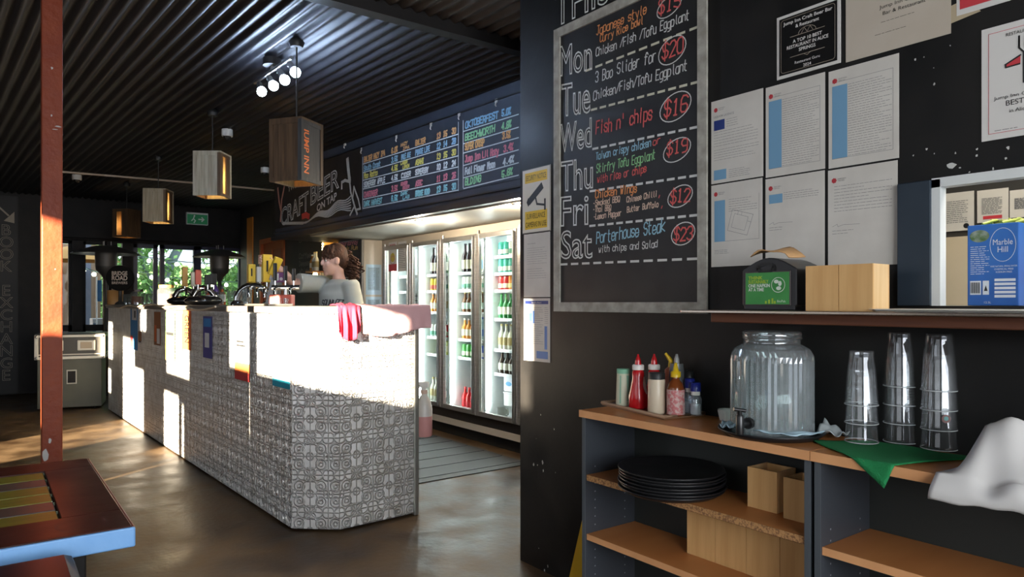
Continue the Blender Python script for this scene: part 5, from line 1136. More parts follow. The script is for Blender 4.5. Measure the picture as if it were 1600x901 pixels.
# ---------------------------------------------------------------- spotlight bar
ra, rb = on_z(398, 129, 2.715), on_z(455.5, 90, 2.715); rm_ = (ra + rb) / 2
sl = thing('spotlight_bar', 'steel spotlight bar with four bare white bulbs on the corrugated ceiling', 'ceiling light', tuple(rm_))
MB().tube([ra - rm_, rb - rm_], .012, 8).build('rail', M_steel, sl); MB().lathe([(.055, .03), (.055, .075)], 16).build('ceiling_rose', M_dark, sl); MB().tube([(0, 0, 0), (0, 0, .04)], .012).build('stem', M_steel, sl)
M_sb = mat('cool_white_bulb', (1, 1, 1), .5, emit=(.55, .72, 1.0), estr=380)
for i, (px, py) in enumerate(((409, 143), (427.5, 134), (445, 125), (461.5, 113))):
    q = ra + (rb - ra) * (.1 + .27 * i) - rm_; b = on_z(px, py, 2.615) - rm_; d = (b - q).normalized()
    s_ = MB().tube([q, q + Vector((0, 0, -.035)), q + d * .05], .006, 6).tube([q + d * .045, b - d * .025], .022, 12, [.017, .022]).build('spot_head', M_steel, sl); MB().ball(b, .030, 12, 8).build('bulb', M_sb, s_)
def dome(px, py, z, label, r=.045):
    p = on_z(px, py, z); t = thing('security_camera', label, 'camera', tuple(p)); MB().lathe([(r, 2.79 - z), (r * 1.05, .02), (r, 0)], 20).build('mount', mat('camera_white', (.70, .70, .68), .4), t); MB().lathe([(.001, -r * .72), (r * .4, -r * .6), (r * .65, -r * .3), (r * .72, 0)], 18, cap0=False).build('dome', mat('smoked_dome', (.02, .02, .02), .1), t)
dome(355, 213, 2.73, 'white dome camera on the ceiling right of the second pendant lamp'); dome(414, 270, 2.73, 'white dome camera near the chalk mural left end'); dome(120, 281, 2.73, 'white dome camera in the dark corner right of the red post', .05)
p = on_y(308, 351, YF - .06); ex = thing('exit_sign', 'small green exit sign high on the dark far wall', 'exit sign', tuple(p)); MB().bbox(-.16, .16, -.02, .05, 0, .19, .004).build('case', M_white, ex); MB().box(-.15, .15, -.023, -.02, .01, .16).build('green_panel', mat('exit_green', (.02, .20, .08), .5, emit=(.02, .35, .12), estr=.08), ex)
g = MB(); g.ball((0, 0, 0), .001); g = MB(); g.ribbon([(-.05, .12), (-.06, .09), (-.03, .06), (-.05, .03)], .016, -.025); g.ribbon([(-.06, .09), (-.085, .06)], .016, -.025); g.disc(-.045, .138, .013, -.025, 10); g.ribbon([(.02, .085), (.09, .085)], .02, -.025); g.ribbon([(.065, .115), (.095, .085), (.065, .055)], .018, -.025); g.build('running_figure', M_white, ex)
# ---------------------------------------------------------------- patio heaters
M_ha = mat('heater_dull_steel', (.30, .29, .28), .35, .8); M_hd = mat('heater_dark', (.05, .048, .045), .45)
def heater(px, py, x, label, r):
    p0 = on_x(px, py, x); t = thing('patio_heater', label, 'patio heater', (p0.x, p0.y, 0)); z = p0.z
    MB().lathe([(r, z), (r * .82, z + .045), (r * .45, z + .095), (.12, z + .115), (.001, z + .118)], 32, cap0=False).lathe([(r, z), (r * .8, z + .035), (.1, z + .09)], 32, cap0=False, cap1=False).build('reflector', M_ha, t)
    MB().lathe([(.135, z - .17), (.14, z - .02), (.13, z + .06)], 20).build('burner_screen', mat('burner_mesh', (.12, .11, .10), .5, .5), t); MB().lathe([(.03, z - .36), (.06, z - .30), (.13, z - .22), (.135, z - .17)], 20).build('burner_head', M_hd, t)
    MB().tube([(0, 0, .75), (0, 0, z - .3)], .028, 12).build('pole', M_hd, t); MB().lathe([(.23, 0), (.23, .06), (.19, .08), (.19, .72), (.05, .78)], 24).build('base', M_hd, t)
    for k in range(3): a = 2 * PI * k / 3; MB().tube([(.06 * math.cos(a), .06 * math.sin(a), z + .09), (.06 * math.cos(a), .06 * math.sin(a), z + .18)], .006, 6).build('reflector_stud', M_ha, t)
heater(166, 397, 1.36, 'patio heater with sunlit dish behind the far bar end', .43); heater(343, 402, 2.86, 'dark patio heater in front of the garden doors near the orange board', .385)
# ---------------------------------------------------------------- on the bar
BT = BZ + .0008
def bp(px, x): return on_x(px, 473, x).y
# cable along the bar edge
pts = []
for i in range(40):
    u = i / 39; y = 9.55 + (5.2 - 9.55) * u; xf = 1.158 + (1.352 - 1.158) * (9.59 - y) / (9.59 - 3.878); pts.append((xf - .008, y, BZ - .012 + .012 * math.sin(u * 26) - .01 * math.sin(u * 9)))
tag(MB().tube(pts, .007, 6).build('cable', mat('pale_cable', (.50, .42, .30), .5)), 'pale cable looping along the front edge of the bar top', 'cable')
bu = thing('utensil_tub', 'round orange-tan tub of paper straws at the far bar end', 'tub', (1.25, bp(180, 1.25), BT)); MB().lathe([(.085, 0), (.088, .17), (.082, .17), (.080, .01)], 20).build('tub', mat('tan_tub', (.55, .28, .09), .5), bu)
g = MB(); random.seed(4)
for i in range(14): a = random.uniform(0, 6.28); r = random.uniform(0, .06); g.tube([(r * math.cos(a), r * math.sin(a), .03), (r * 1.1 * math.cos(a), r * 1.1 * math.sin(a), .20 + random.random() * .03)], .010, 6)
g.build('straws', mat('straw_cream', (.66, .52, .40), .6), bu)
rs = thing('tap_sign', 'round black tap sign with pale lettering above the far bar end', 'sign', (1.28, bp(188, 1.28), BT)); Rr = Matrix.Rotation(-math.radians(28), 4, 'Z')
m = MB(); m.M = Rr; m.prism_y([(.150 * math.cos(2 * PI * k / 32), .31 + .150 * math.sin(2 * PI * k / 32)) for k in range(32)], -.02, .02); m.build('disc', mat('black_sign', (.003, .003, .003), .6, spec=.1), rs)
m = MB(); m.M = Rr; printed(m, 'BRIDGE', 0, .345, .045, .17, -.0215, 'c', bold=.02); printed(m, 'ROAD', 0, .285, .055, .17, -.0215, 'c', bold=.02); printed(m, 'BREWERS', 0, .24, .03, .17, -.0215, 'c', bold=.01); m.build('lettering', mat('sign_sand', (.62, .52, .44), .5), rs); MB().lathe([(.06, 0), (.05, .02), (.02, .04), (.02, .16)], 12).build('stem', M_hd, rs)
M_gls = thin_glass('bar_glass', (.92, .95, .94), .12, .03, .04)
def jar(px, x, h, r, label, lidc, fill, name='jar'):
    t = thing(name, label, 'jar', (x, bp(px, x), BT)); MB().lathe([(r, 0), (r, h * .75), (r * .8, h * .84), (r * .8, h * .88)], 18).build('glass', M_gls, t); MB().lathe([(r * .84, h * .86), (r * .84, h)], 18).build('lid', mat('lid_' + label[:8], lidc, .4), t); MB().lathe([(r * .9, .004), (r * .9, h * .55)], 14).build('contents', mat('fill_' + label[:8], fill, .6), t); return t
jar(260, 1.48, .20, .085, 'tall glass jar with orange lid on the bar between the tap sign and first font', (.45, .22, .06), (.22, .14, .10)); jar(215, 1.38, .17, .07, 'brown jar with dark lid right of the round black tap sign', (.03, .02, .02), (.16, .05, .02))
def bar_glass(x, y, label, h=.13, r=.038, grp='glasses on the bar'):
    t = thing('beer_glass', label, 'glass', (x, y, BT), 0, grp); MB().lathe([(r * .8, 0), (r, h), (r * .94, h), (r * .76, .008), (.001, .008)], 16, cap1=False).build('glass_wall', M_gls, t); return t
g0 = None
for i, px in enumerate((197, 203, 209, 226, 233, 277, 344, 362, 372, 386)):
    x = (1.33, 1.35, 1.37, 1.43, 1.45, 1.62, 1.72, 1.62, 1.72, 1.62)[i]; lb = 'beer glass %s on the bar top' % ('left of the jars', 'between tub and jars', 'beside the brown jar', 'right of the brown jar', 'left of the orange-lidded jar', 'right of the orange-lidded jar', 'before the dark heater', 'left of the chrome arch', 'against the chrome arch', 'under the chrome arch')[i]
    if g0 is None: g0 = bar_glass(x, bp(px, x), lb, .12 + .0); g0t = tree_of(g0)
    else: dup(g0, (x, bp(px, x), BT), 0, lb, None, g0t)
def handle(parent, x, y, z, h, w, m, d=(0, 0, 1), name='tap_handle'):
    d = Vector(d).normalized(); mb = MB(); mb.M = Matrix.Translation((x, y, z)) @ Vector((0, 0, 1)).rotation_difference(d).to_matrix().to_4x4()
    mb.bbox(-w / 2, w / 2, -w / 3, w / 3, .03, h, .006); o = mb.build(name, m, parent); MB().tube([(x, y, z - .01), Vector((x, y, z)) + d * .035], .007, 8).build('ferrule', M_chrome, o); return o
M_ty = mat('tap_yellow', (.62, .40, .03), .4); M_tw = mat('tap_white', (.60, .58, .50), .4); M_tp = mat('tap_purple', (.16, .05, .14), .4); M_tk = mat('tap_black', (.012, .012, .012), .3); M_to = mat('tap_tan', (.50, .28, .06), .4); M_tr = mat('tap_red', (.45, .08, .05), .4)
# two black domed fonts farther along
def domed(px, label, hs):
    x = 1.56; t = thing('beer_font', label, 'beer tap', (x, bp(px, x), BT)); MB().lathe([(.10, 0), (.15, .02), (.16, .045), (.12, .075), (.05, .085)], 24).build('drip_bowl', mat('gloss_black_bowl', (.012, .012, .012), .15), t)
    MB().tube([(-.09, .0, .07), (-.06, 0, .13), (0, 0, .155), (.06, 0, .13), (.10, 0, .07)], .026, 12).build('chrome_arch', M_chrome, t); MB().tube([(0, -.02, .15), (0, -.08, .15), (0, -.09, .10)], .012, 8).build('spout', M_chrome, t)
    for i, (dx, h, m) in enumerate(hs): handle(t, dx, -.02, .15, h, .05, m)
    return t
domed(288, 'black domed beer font with tan handle seen against the garden doors', ((0.0, .22, M_to), (.08, .17, M_tw))); domed(318, 'black domed beer font with dark handles left of the dark heater', ((-.05, .16, M_tr), (.03, .12, M_tk), (.08, .13, M_tk)))
for i, (px, c, h, lb) in enumerate(((327, (.50, .10, .05), .20, 'orange-red bottle on the bar right of the domed fonts'), (336, (.06, .03, .20), .26, 'purple bottle on the bar before the dark heater'), (347, (.35, .09, .03), .17, 'rust brown bottle on the bar at the foot of the dark heater'))):
    t = thing('bottle', lb, 'bottle', (1.82, bp(px, 1.82), BT)); MB().lathe(bprof(h, .034), 14).build('body', mat('bar_bottle_%d' % i, c, .2), t); MB().lathe([(.014, h - .02), (.014, h + .01)], 10).build('cap', M_tk, t); MB().lathe([(.0348, .03), (.0348, .1)], 14, cap0=False, cap1=False).build('label', W_h, t)
# chrome arch font with the big handles, by the bartender
ax = 1.68; ay = bp(397, ax); af = thing('beer_font', 'chrome arched beer font with yellow handles that the bartender pulls', 'beer tap', (ax, ay, BT))
DV = Vector((.72, -.55, 0)).normalized()
m = MB(); arc = []
for k in range(13): a = PI * (1 - k / 12 * .92); arc.append(DV * (.13 * math.cos(a)) + Vector((0, 0, .03 + .125 * math.sin(a))))
m.tube(arc, .03, 14); m.build('chrome_arch', M_chrome, af); MB().lathe([(.05, 0), (.05, .02), (.03, .04)], 14, tuple(DV * -.13)).lathe([(.05, 0), (.05, .02), (.03, .04)], 14, tuple(DV * .12)).build('base_flange', M_chrome, af)
for i, (o_, h, w, m_) in enumerate(((-.02, .17, .055, M_ty), (.045, .15, .05, M_tw), (.10, .245, .075, M_ty))):
    q = DV * o_ + Vector((0, 0, .15)); h_ = handle(af, q.x, q.y, q.z, h, w, m_, (0, 0, 1)); MB().tube([q + Vector((0, 0, -.02)), q + Vector((-.04, -.06, -.02)), q + Vector((-.045, -.07, -.09))], .010, 8).build('spout', M_chrome, af)
    if i != 1: g = MB(); g.M = Matrix.Translation(q) @ Matrix.Rotation(-math.radians(38), 4, 'Z'); g.rect(-w * .28, w * .28, h * .45, h * .8, -w / 3 - .002); g.build('dark_badge', M_tk, h_)
tf = thing('beer_font', 'square steel beer font with purple badge and black handles next to the bartender', 'beer tap', (1.72, bp(427, 1.72), BT))
m = MB(); m.M = Matrix.Rotation(-math.radians(40), 4, 'Z'); m.prism_y([(-.05, 0), (.03, 0), (.06, .21), (-.0, .21)], -.035, .035); m.build('tower', mat('ribbed_steel', (.42, .42, .42), .25, 1.0), tf)
m = MB(); m.M = Matrix.Rotation(-math.radians(40), 4, 'Z'); m.bbox(.03, .10, -.05, -.035, .17, .245, .008); m.build('purple_badge', M_tp, tf); m = MB(); m.M = Matrix.Rotation(-math.radians(40), 4, 'Z'); m.rect(.04, .062, .185, .235, -.0515); m.disc(.08, .195, .012, -.0515); m.build('badge_print', M_tw, tf)
handle(tf, -.02, .02, .20, .17, .06, M_ty, (.35, -.3, 1)); 
t2_ = thing('beer_font', 'low chrome twin tap with short black handles over a red block', 'beer tap', (1.76, bp(447, 1.76), BT)); D2 = Vector((.8, -.6, 0))
MB().tube([D2 * -.10 + Vector((0, 0, .13)), D2 * .10 + Vector((0, 0, .13))], .02, 12).tube([(0, 0, 0), (0, 0, .13)], .018, 12).build('cross_bar', M_chrome, t2_)
for o_, h in ((-.08, .16), (-.005, .14), (.055, .12)): handle(t2_, (D2 * o_).x, (D2 * o_).y, .15, h, .028, M_tk)
for o_ in (-.06, .05): MB().tube([D2 * o_ + Vector((0, 0, .13)), D2 * o_ + Vector((-.04, -.05, .12)), D2 * o_ + Vector((-.045, -.055, .07))], .010, 8).build('spout', M_chrome, t2_)
t = thing('drip_box', 'red block and clear beakers below the low twin tap', 'box', (1.62, bp(441, 1.62), BT), -math.radians(37)); MB().bbox(-.075, .075, -.04, .04, 0, .075, .006).build('block', M_tr, t)
for k in range(3): MB().lathe([(.016, 0), (.018, .05)], 10, (-.045 + k * .045, -.062, 0), cap1=False).build('beaker', M_gls, t)
# bar mats / drip tray
tag(MB().bbox(1.46, 1.62, 4.55, 5.35, BT, BT + .014, .004).build('drip_tray', mat('drip_steel', (.35, .33, .30), .4, .9)), 'flat steel drip tray on the bar top before the fonts', 'drip tray')
# posters on the bar front
PA, PB = Vector((1.379, 3.884, 0)), Vector((1.186, 9.567, 0)); PDIR = (PA - PB).normalized(); PN = Vector((PDIR.y, -PDIR.x, 0))
def fpt(px, py):
    r = Vector(ray(px, py)); t = PN.dot(PA) / PN.dot(Vector((r.x, r.y, 0))); return Vector((t * r.x, t * r.y, H + t * r.z))
P_RZ = math.atan2(PDIR.y, PDIR.x)
def poster(px0, px1, py0, py1, label, base, bands=(), txt=None, tcol=None):
    a = fpt(px0, py1); b = fpt(px1, py1); w = (b - a).length; z1 = fpt((px0 + px1) / 2, py0).z; z0 = fpt((px0 + px1) / 2, py1).z; h = z1 - z0
    t = thing('poster', label, 'poster', (a.x + PN.x * -.0, a.y, z0), P_RZ); t.location = Vector((a.x, a.y, z0)) + Vector((-1, 0, 0)) * .011
    MB().box(0, w, -.0015, 0, 0, h).build('sheet', mat('poster_' + base[0], base[1], .55), t)
    for i, (c, x0, x1, q0, q1) in enumerate(bands): g = MB(); g.rect(w * x0, w * x1, h * q0, h * q1, -.002 - .0004 * i); g.build('printed_panel', mat('poster_' + c[0], c[1], .55), t)
    if txt:
        g = MB(); vt = MB(); printed(vt, txt, 0, 0, w * .5, h * .7, 0, bold=.01); g.add([(w * .28 + v[2], -.004, h * .88 - v[0]) for v in vt.v], vt.f); g.build('lettering', mat('poster_ink_' + tcol[0], tcol[1], .5), t)
    return t
c_w = ('white', (.60, .58, .54)); c_b = ('blue', (.06, .24, .52)); c_r = ('red', (.50, .05, .05)); c_o = ('orange', (.62, .15, .04)); c_g = ('green', (.16, .26, .10)); c_y = ('yellow', (.50, .42, .08)); c_p = ('purple', (.08, .07, .24)); c_t = ('teal', (.02, .30, .42)); c_k = ('black', (.02, .02, .02)); c_gr = ('grey', (.36, .34, .32)); c_br = ('brown', (.28, .12, .05))
poster(206, 217, 482, 546, 'blue, white and red poster nearest the far end of the bar front', c_b, ((c_w, .2, .9, .72, 1), (c_r, 0, .35, .06, .34), (c_k, .55, .75, .78, .95))); poster(217.5, 224, 488, 537, 'small white poster with brown square right of the blue poster', c_w, ((c_br, .1, .9, .1, .4), (c_k, .2, .8, .05, .1)))
poster(243, 253, 487, 539, 'brown and cream poster third from the far end of the bar', c_br, ((c_w, .45, .9, .05, .5), (c_o, .1, .4, .1, .6))); poster(261, 275, 487, 563, 'green and yellow poster with dark diagonal stripes on the bar front', c_g, ((c_y, 0, 1, 0, .50), (c_k, .1, .9, .52, .58), (c_p, .4, .65, .06, .4)))
poster(277, 287, 489, 547, 'pale grey narrow poster left of the orange one', c_gr, (), 'TRIVIA', c_w); poster(288, 301, 485, 546, 'orange-red narrow poster with dark vertical lettering', c_o, (), 'GREEN', c_k)
poster(320, 334, 494, 559, 'purple poster with a white panel in the middle of the bar front', c_p, ((c_w, .2, .7, .25, .6), (c_b, .1, .9, .75, .95)), None); poster(370, 394, 489, 594, 'white poster with blue top and orange-red foot on the bar front', c_w, ((c_b, 0, .55, .80, 1), (c_o, 0, 1, .06, .26), (c_r, 0, 1, 0, .12), (c_k, .12, .7, .50, .53), (c_k, .12, .6, .56, .59))); poster(429, 457, 489, 605, 'large white poster with teal foot at the near end of the bar front', c_w, ((c_t, 0, 1, 0, .10), (c_p, .06, .3, .26, .34)))
# towels on the near end of the bar
M_tow = mat('pink_red_towel', (.36, .010, .030), .85, bump=.25, bscale=160, color2=(.42, .02, .05), scale=4); 
def drape(name, label, a, b, top_in, drop, m, seed, amp=.012, bottom=None):
    """towel over the bar edge from a to b: lies top_in deep on the bar, hangs drop"""
    random.seed(seed); a = Vector((*a, 0)); b = Vector((*b, 0)); d = (b - a); L_ = d.length; d.normalize(); nrm = Vector((d.y, -d.x, 0)); t = thing(name, label, 'towel', (a.x, a.y, BZ)); mb = MB(); vs = []; fs = []; nu, nv = 36, 22
    p1, p2 = random.uniform(0, 6), random.uniform(0, 6)
    for i in range(nu + 1):
        u = i / nu
        for k in range(nv + 1):
            v = k / nv; tot = top_in + drop * (bottom(u) if bottom else 1); s = v * tot
            wv = amp * (math.sin(u * 17 + p1) + .6 * math.sin(u * 31 + p2)) 
            if s < top_in: p = d * (u * L_) - nrm * (top_in - s) + Vector((0, 0, .006 + abs(wv) * .6 * math.sin(PI * s / top_in)))
            else: e = s - top_in; p = d * (u * L_) + nrm * (.016 + (wv + amp) * min(1, e * 9) * .9) + Vector((0, 0, .006 - e))
            vs.append(p)
    for i in range(nu):
        for k in range(nv): fs.append((i * (nv + 1) + k, i * (nv + 1) + k + 1, (i + 1) * (nv + 1) + k + 1, (i + 1) * (nv + 1) + k))
    mb.add(vs, fs, True); mb.build('cloth', m, t, solid=.003); return t
drape('bar_towel', 'pink-red bunched towel on the chamfered corner of the bar', (1.560, 3.700), (1.690, 3.690), .12, .19, M_tow, 3, .016, lambda u: .75 + .3 * math.sin(PI * u))
drape('bar_towel', 'pale red-edged towel spread over the near end of the bar', (1.700, 3.692), (2.155, 3.712), .16, .175, mat('sunlit_pale_towel', (.72, .42, .42), .85, bump=.2, bscale=160), 7, .008, lambda u: .9 + .12 * math.sin(u * 5))  # red cloth; the glare of the sun on it is put into the pale colour
# spray bottle hanging at the service side
sb = thing('spray_bottle', 'white spray bottle of pink liquid hanging at the bar end', 'spray bottle', (2.175, 3.805, .448))
MB().lathe([(.044, 0), (.050, .006), (.050, .125)], 22).build('pink_liquid', mat('pink_liquid', (.62, .30, .28), .3), sb); MB().lathe([(.050, .125), (.050, .17), (.040, .215), (.020, .25), (.018, .265)], 22, cap0=False).build('bottle', mat('milky_plastic', (.62, .58, .52), .35), sb)
MB().lathe([(.021, .262), (.021, .285)], 14).build('collar', mat('pale_peach_collar', (.60, .42, .32), .4), sb); m = MB(); m.M = Matrix.Rotation(math.radians(140), 4, 'Z'); m.bbox(-.03, .065, -.014, .014, .30, .335, .006); m.bbox(-.012, .018, -.012, .012, .284, .302, .003); m.build('spray_head', M_wcap, sb); m = MB(); m.M = Matrix.Rotation(math.radians(140), 4, 'Z'); m.tube([(.035, 0, .305), (.045, 0, .275), (.040, 0, .25)], .008, 8); m.build('trigger', M_kred, sb)
MB().tube([(-.095, 0, .31), (-.03, 0, .315)], .004, 6).build('hook', M_steel, sb)
# ribbed floor mat by the fridges
fm = thing('floor_mat', 'dark ribbed rubber mat on the floor in front of the fridges', 'mat', (2.35, 4.35, 0)); m = MB(); m.box(0, 1.1, 0, 2.4, 0, .006); m.build('mat_base', mat('mat_rubber', (.016, .016, .017), .55), fm)
for k in range(7): MB().box(.02, 1.08, .10 + k * .26, .125 + k * .26, .006, .009).build('rib', mat('mat_rib', (.012, .012, .014), .5), fm)
# black lettering column in the dark left corner
bx_ = thing('wall_sign', 'tall black board lettered book exchange reading downwards in the left corner', 'sign', (on_y(-8, 473, YF - .03).x, YF - .01, 0))
bw = on_y(28, 473, YF).x - on_y(-8, 473, YF).x; MB().box(0, bw, -.02, 0, .02, 2.9 - .15).build('board', mat('black_board', (.005, .0045, .004), .6), bx_)
g = MB()
def zc(py): return on_y(10, py, YF - .03).z
xm = on_y(10, 473, YF - .03).x - bx_.location.x
for i, ch in enumerate('BOOK EXCHANGE'):
    if ch == ' ': continue
    z = zc(367 + i * 18.9); printed(g, ch, xm, z, .150, None, -.0215, 'c', outline=True, bevel=.012)
g.ribbon([(xm - .10, zc(322)), (xm + .02, zc(336))], .022, -.0215); g.add([(x, -.0215, z) for x, z in ((xm - .03, zc(345)), (xm + .09, zc(348)), (xm + .09, zc(330)))], [(0, 1, 2)])
g.build('lettering', mat('faded_gold_letters', (.34, .29, .23), .7), bx_)
# small warm downlights along the soffit edge
for i, (px, lb) in enumerate(((640, 'small warm downlight under the bulkhead above the second fridge door'), (793, 'small warm downlight under the bulkhead above the rightmost fridge door'))):
    a = bpx(px, 320)[0]; p = BO + BD * a - BNRM * -.0; q = BO + BD * a + Vector((.10, .02, 1.970)); dl = thing('downlight', lb, 'ceiling light', tuple(q), 0, 'downlights under the bulkhead'); MB().lathe([(.035, 0), (.045, -.008), (.03, -.012)], 16, cap0=False).build('bezel', M_steel, dl); MB().lathe([(.001, -.018), (.022, -.014), (.028, -.004)], 14, cap0=False).build('lens', mat('downlight_lens', (1, .7, .3), .5, emit=(1.0, .62, .28), estr=120), dl)
    pl = bpy.data.lights.new('downlight_glow', 'POINT'); pl.energy = 42; pl.color = (1.0, .84, .64); pl.shadow_soft_size = .04; po = bpy.data.objects.new('downlight_glow', pl); COL.objects.link(po); po.parent = dl; po.location = (0, 0, -.06)
# ---------------------------------------------------------------- garden seen through the far doors
random.seed(21)
def gy(px, py, y): return on_y(px, py, y)
gf = thing('fence', 'tan timber wall beyond the left garden door', 'fence', (.3, 15.2, 0))
MB().box(-1.2, 1.45, 0, .05, 0, 2.35).build('boards', mat('tan_boards', (.42, .30, .19), .6, color2=(.34, .23, .14), scale=3, stretch=(8, 1, .6)), gf)
for x in (-.6, .3, 1.2): MB().box(x, x + .09, -.06, 0, 0, 2.45).build('fence_post', mat('fence_post_blue', (.20, .24, .32), .6), gf)
M_leaf = mat('leaf_green', (.14, .34, .07), .6, color2=(.36, .60, .22), scale=3, contrast=(.3, .7)); M_bark = mat('pale_bark', (.22, .27, .32), .7, color2=(.16, .19, .23), scale=6)
def tree(x, y, h, n, label, sx, sy, z0, spread, trunk):
    t = thing('tree', label, 'tree', (x, y, 0)); m = MB(); m.tube([(0, 0, 0), (trunk[0] * .4, 0, h * .4), (trunk[0], 0, h * .9)], .1, 8, [.13, .11, .07]); m.tube([(trunk[0] * .4, 0, h * .35), (trunk[0] * .4 - .4, .1, h * .8)], .05, 8, [.07, .03]); m.build('trunk', M_bark, t)
    f = MB()
    for _ in range(n):
        a, b = max(-1, min(1, random.gauss(0, .55))) * sx, max(-1, min(1, random.gauss(0, .5))) * sy; z = random.uniform(z0, h); L_ = random.uniform(.10, .22); w = L_ * .16; an = random.uniform(0, 6.28); tilt = random.uniform(-1.2, .1)
        d = Vector((math.cos(an) * math.cos(tilt), math.sin(an) * math.cos(tilt), math.sin(tilt))); s = d.cross(Vector((random.uniform(-1, 1), random.uniform(-1, 1), 1))).normalized() * w; p = Vector((a, b, z))
        f.add([p - s * .2, p + d * L_ * .5 - s, p + d * L_, p + d * L_ * .5 + s], [(0, 1, 2, 3)])
    f.build('foliage', M_leaf, t); return t
tree(2.3, 16.3, 3.6, 5200, 'leafy green tree with pale blue-grey trunk behind the left garden door', .95, .7, .4, 1, (1.4, 0)); tree(4.95, 16.8, 3.8, 5200, 'dense green tree behind the middle garden door', 1.0, .7, .3, 1, (-.2, 0)); tree(7.2, 16.9, 3.8, 3200, 'green tree behind the dark heater', 0.9, .7, .5, 1, (.3, 0))
hd_ = thing('hedge', 'low green hedge along the garden boundary', 'hedge', (3, 18.6, 0)); f = MB()
for _ in range(6000):
    p = Vector((random.uniform(-2.5, 6), random.uniform(-.4, .4), random.uniform(.02, 2.2))); d = Vector((random.uniform(-1, 1), random.uniform(-1, 1), random.uniform(-.7, .7))).normalized() * .16; s = d.orthogonal().normalized() * .035; f.add([p, p + d * .5 - s, p + d, p + d * .5 + s], [(0, 1, 2, 3)])
f.build('foliage', mat('hedge_green', (.05, .13, .03), .7, color2=(.12, .25, .07), scale=3), hd_); MB().box(-2.5, 6, .42, .5, 0, 2.2).build('back_screen', mat('screen_green', (.03, .07, .025), .8), hd_)
# strings of bulbs
M_gb = mat('garden_bulb', (1, .96, .85), .5, emit=(1.0, .94, .78), estr=4)
for si, (p0, p1, sag, n, lb) in enumerate((((199, 397), (386, 412), .05, 9, 'upper string of white bulbs across the garden doors'), ((199, 420), (386, 440), .07, 8, 'lower string of white bulbs across the garden doors'), ((122, 414), (187, 428), .04, 4, 'string of bulbs at the left garden door'))):
    a, b = gy(*p0, YF + .14), gy(*p1, YF + .14); t = thing('string_light', lb, 'string lights', tuple(a)); pts = [(b - a) * (k / 20) + Vector((0, 0, -sag * math.sin(PI * k / 20))) for k in range(21)]
    MB().tube(pts, .008, 5).build('cord', mat('teal_cord', (.30, .50, .50), .5), t)
    for k in range(n): u = (k + .5) / n; p = (b - a) * u + Vector((0, 0, -sag * math.sin(PI * u) - .05)); MB().ball(p, .033, 10, 8).build('bulb', M_gb, t)
# garden furniture
for i, (px, z, lb) in enumerate(((158, 0, 'white drawer crate, lowest of the stack outside the left door'), (158, .34, 'white drawer crate, middle of the stack outside the left door'), (158, .68, 'white drawer crate, top of the stack outside the left door'))):
    p = gy(px, 473, 13.2); t = thing('crate', lb, 'crate', (p.x - .12, 13.2, z)); MB().bbox(0, .5, 0, .4, 0, .335, .01).build('shell', mat('crate_white', (.62, .64, .66), .5), t); MB().box(.16, .34, -.004, .0, .15, .20).build('handle_slot', M_dark, t)
for i, (px, lb) in enumerate(((135, 'slatted white garden bench nearest the timber wall'), (98, 'slatted white garden bench behind the red post'))):
    p = gy(px, 473, 13.6 + .3 * i); t = thing('garden_bench', lb, 'bench', (p.x - (.62, .40)[i], (12.5, 13.35)[i], 0))
    for k in range(4): MB().bbox(0, .7, .02 + k * .1, .10 + k * .1, .42, .45, .004).build('seat_slat', mat('bench_white', (.55, .58, .62), .5), t)
    for k in range(3): MB().bbox(0, .7, .42, .45, .52 + k * .14, .62 + k * .14, .004).build('back_slat', mat('bench_white'), t)
    for x in (.03, .64):
        for y in (.03, .40): MB().bbox(x, x + .04, y, y + .04, 0, .42 if y < .2 else .95, .003).build('leg', mat('bench_blue', (.20, .30, .42), .5), t)
p = gy(112, 420, 14.35); um = thing('garden_umbrella', 'orange-tan garden umbrella beyond the left door', 'umbrella', (p.x, 14.35, 0)); MB().lathe([(.75, 2.0), (.4, 2.16), (.02, 2.26)], 8, cap0=False, sm=False).build('canopy', mat('canvas_orange', (.55, .30, .08), .7), um); MB().tube([(0, 0, 0), (0, 0, 2.25)], .02).build('pole', M_bark, um); MB().lathe([(.2, 0), (.2, .05), (.05, .09)], 16).build('base', M_bark, um)
p = gy(153, 455, 13.0); bn = thing('banner', 'bright blue hanging banner outside the left door', 'banner', (p.x, 13.05, p.z - .16)); MB().bbox(0, .06, 0, .012, 0, .34, .003).build('cloth', mat('banner_blue', (.05, .25, .60), .6), bn); MB().tube([(-.012, .006, .40), (-.012, .006, -bn.location.z)], .012, 6).build('pole', M_steel, bn); 
a = gy(86, 458, YF - .004); b = gy(98, 418, YF - .004); dp_ = thing('poster', 'white poster with blue half circle on the left glass door', 'poster', (a.x, YF + .024, a.z)); w, h = b.x - a.x, b.z - a.z
MB().box(0, w, -.003, 0, 0, h).build('sheet', mat('poster_white'), dp_); MB().add([(w * .35 + w * .62 * math.cos(PI * 2 * k / 24), -.004, h * .38 + h * .36 * math.sin(PI * 2 * k / 24)) for k in range(24)], [tuple(range(24))]).build('blue_circle', mat('poster_blue'), dp_); g = MB(); [g.rect(w * .15, w * .8, h * (.82 + .05 * k), h * (.845 + .05 * k), -.0042) for k in range(3)]; g.build('print', M_blk, dp_)
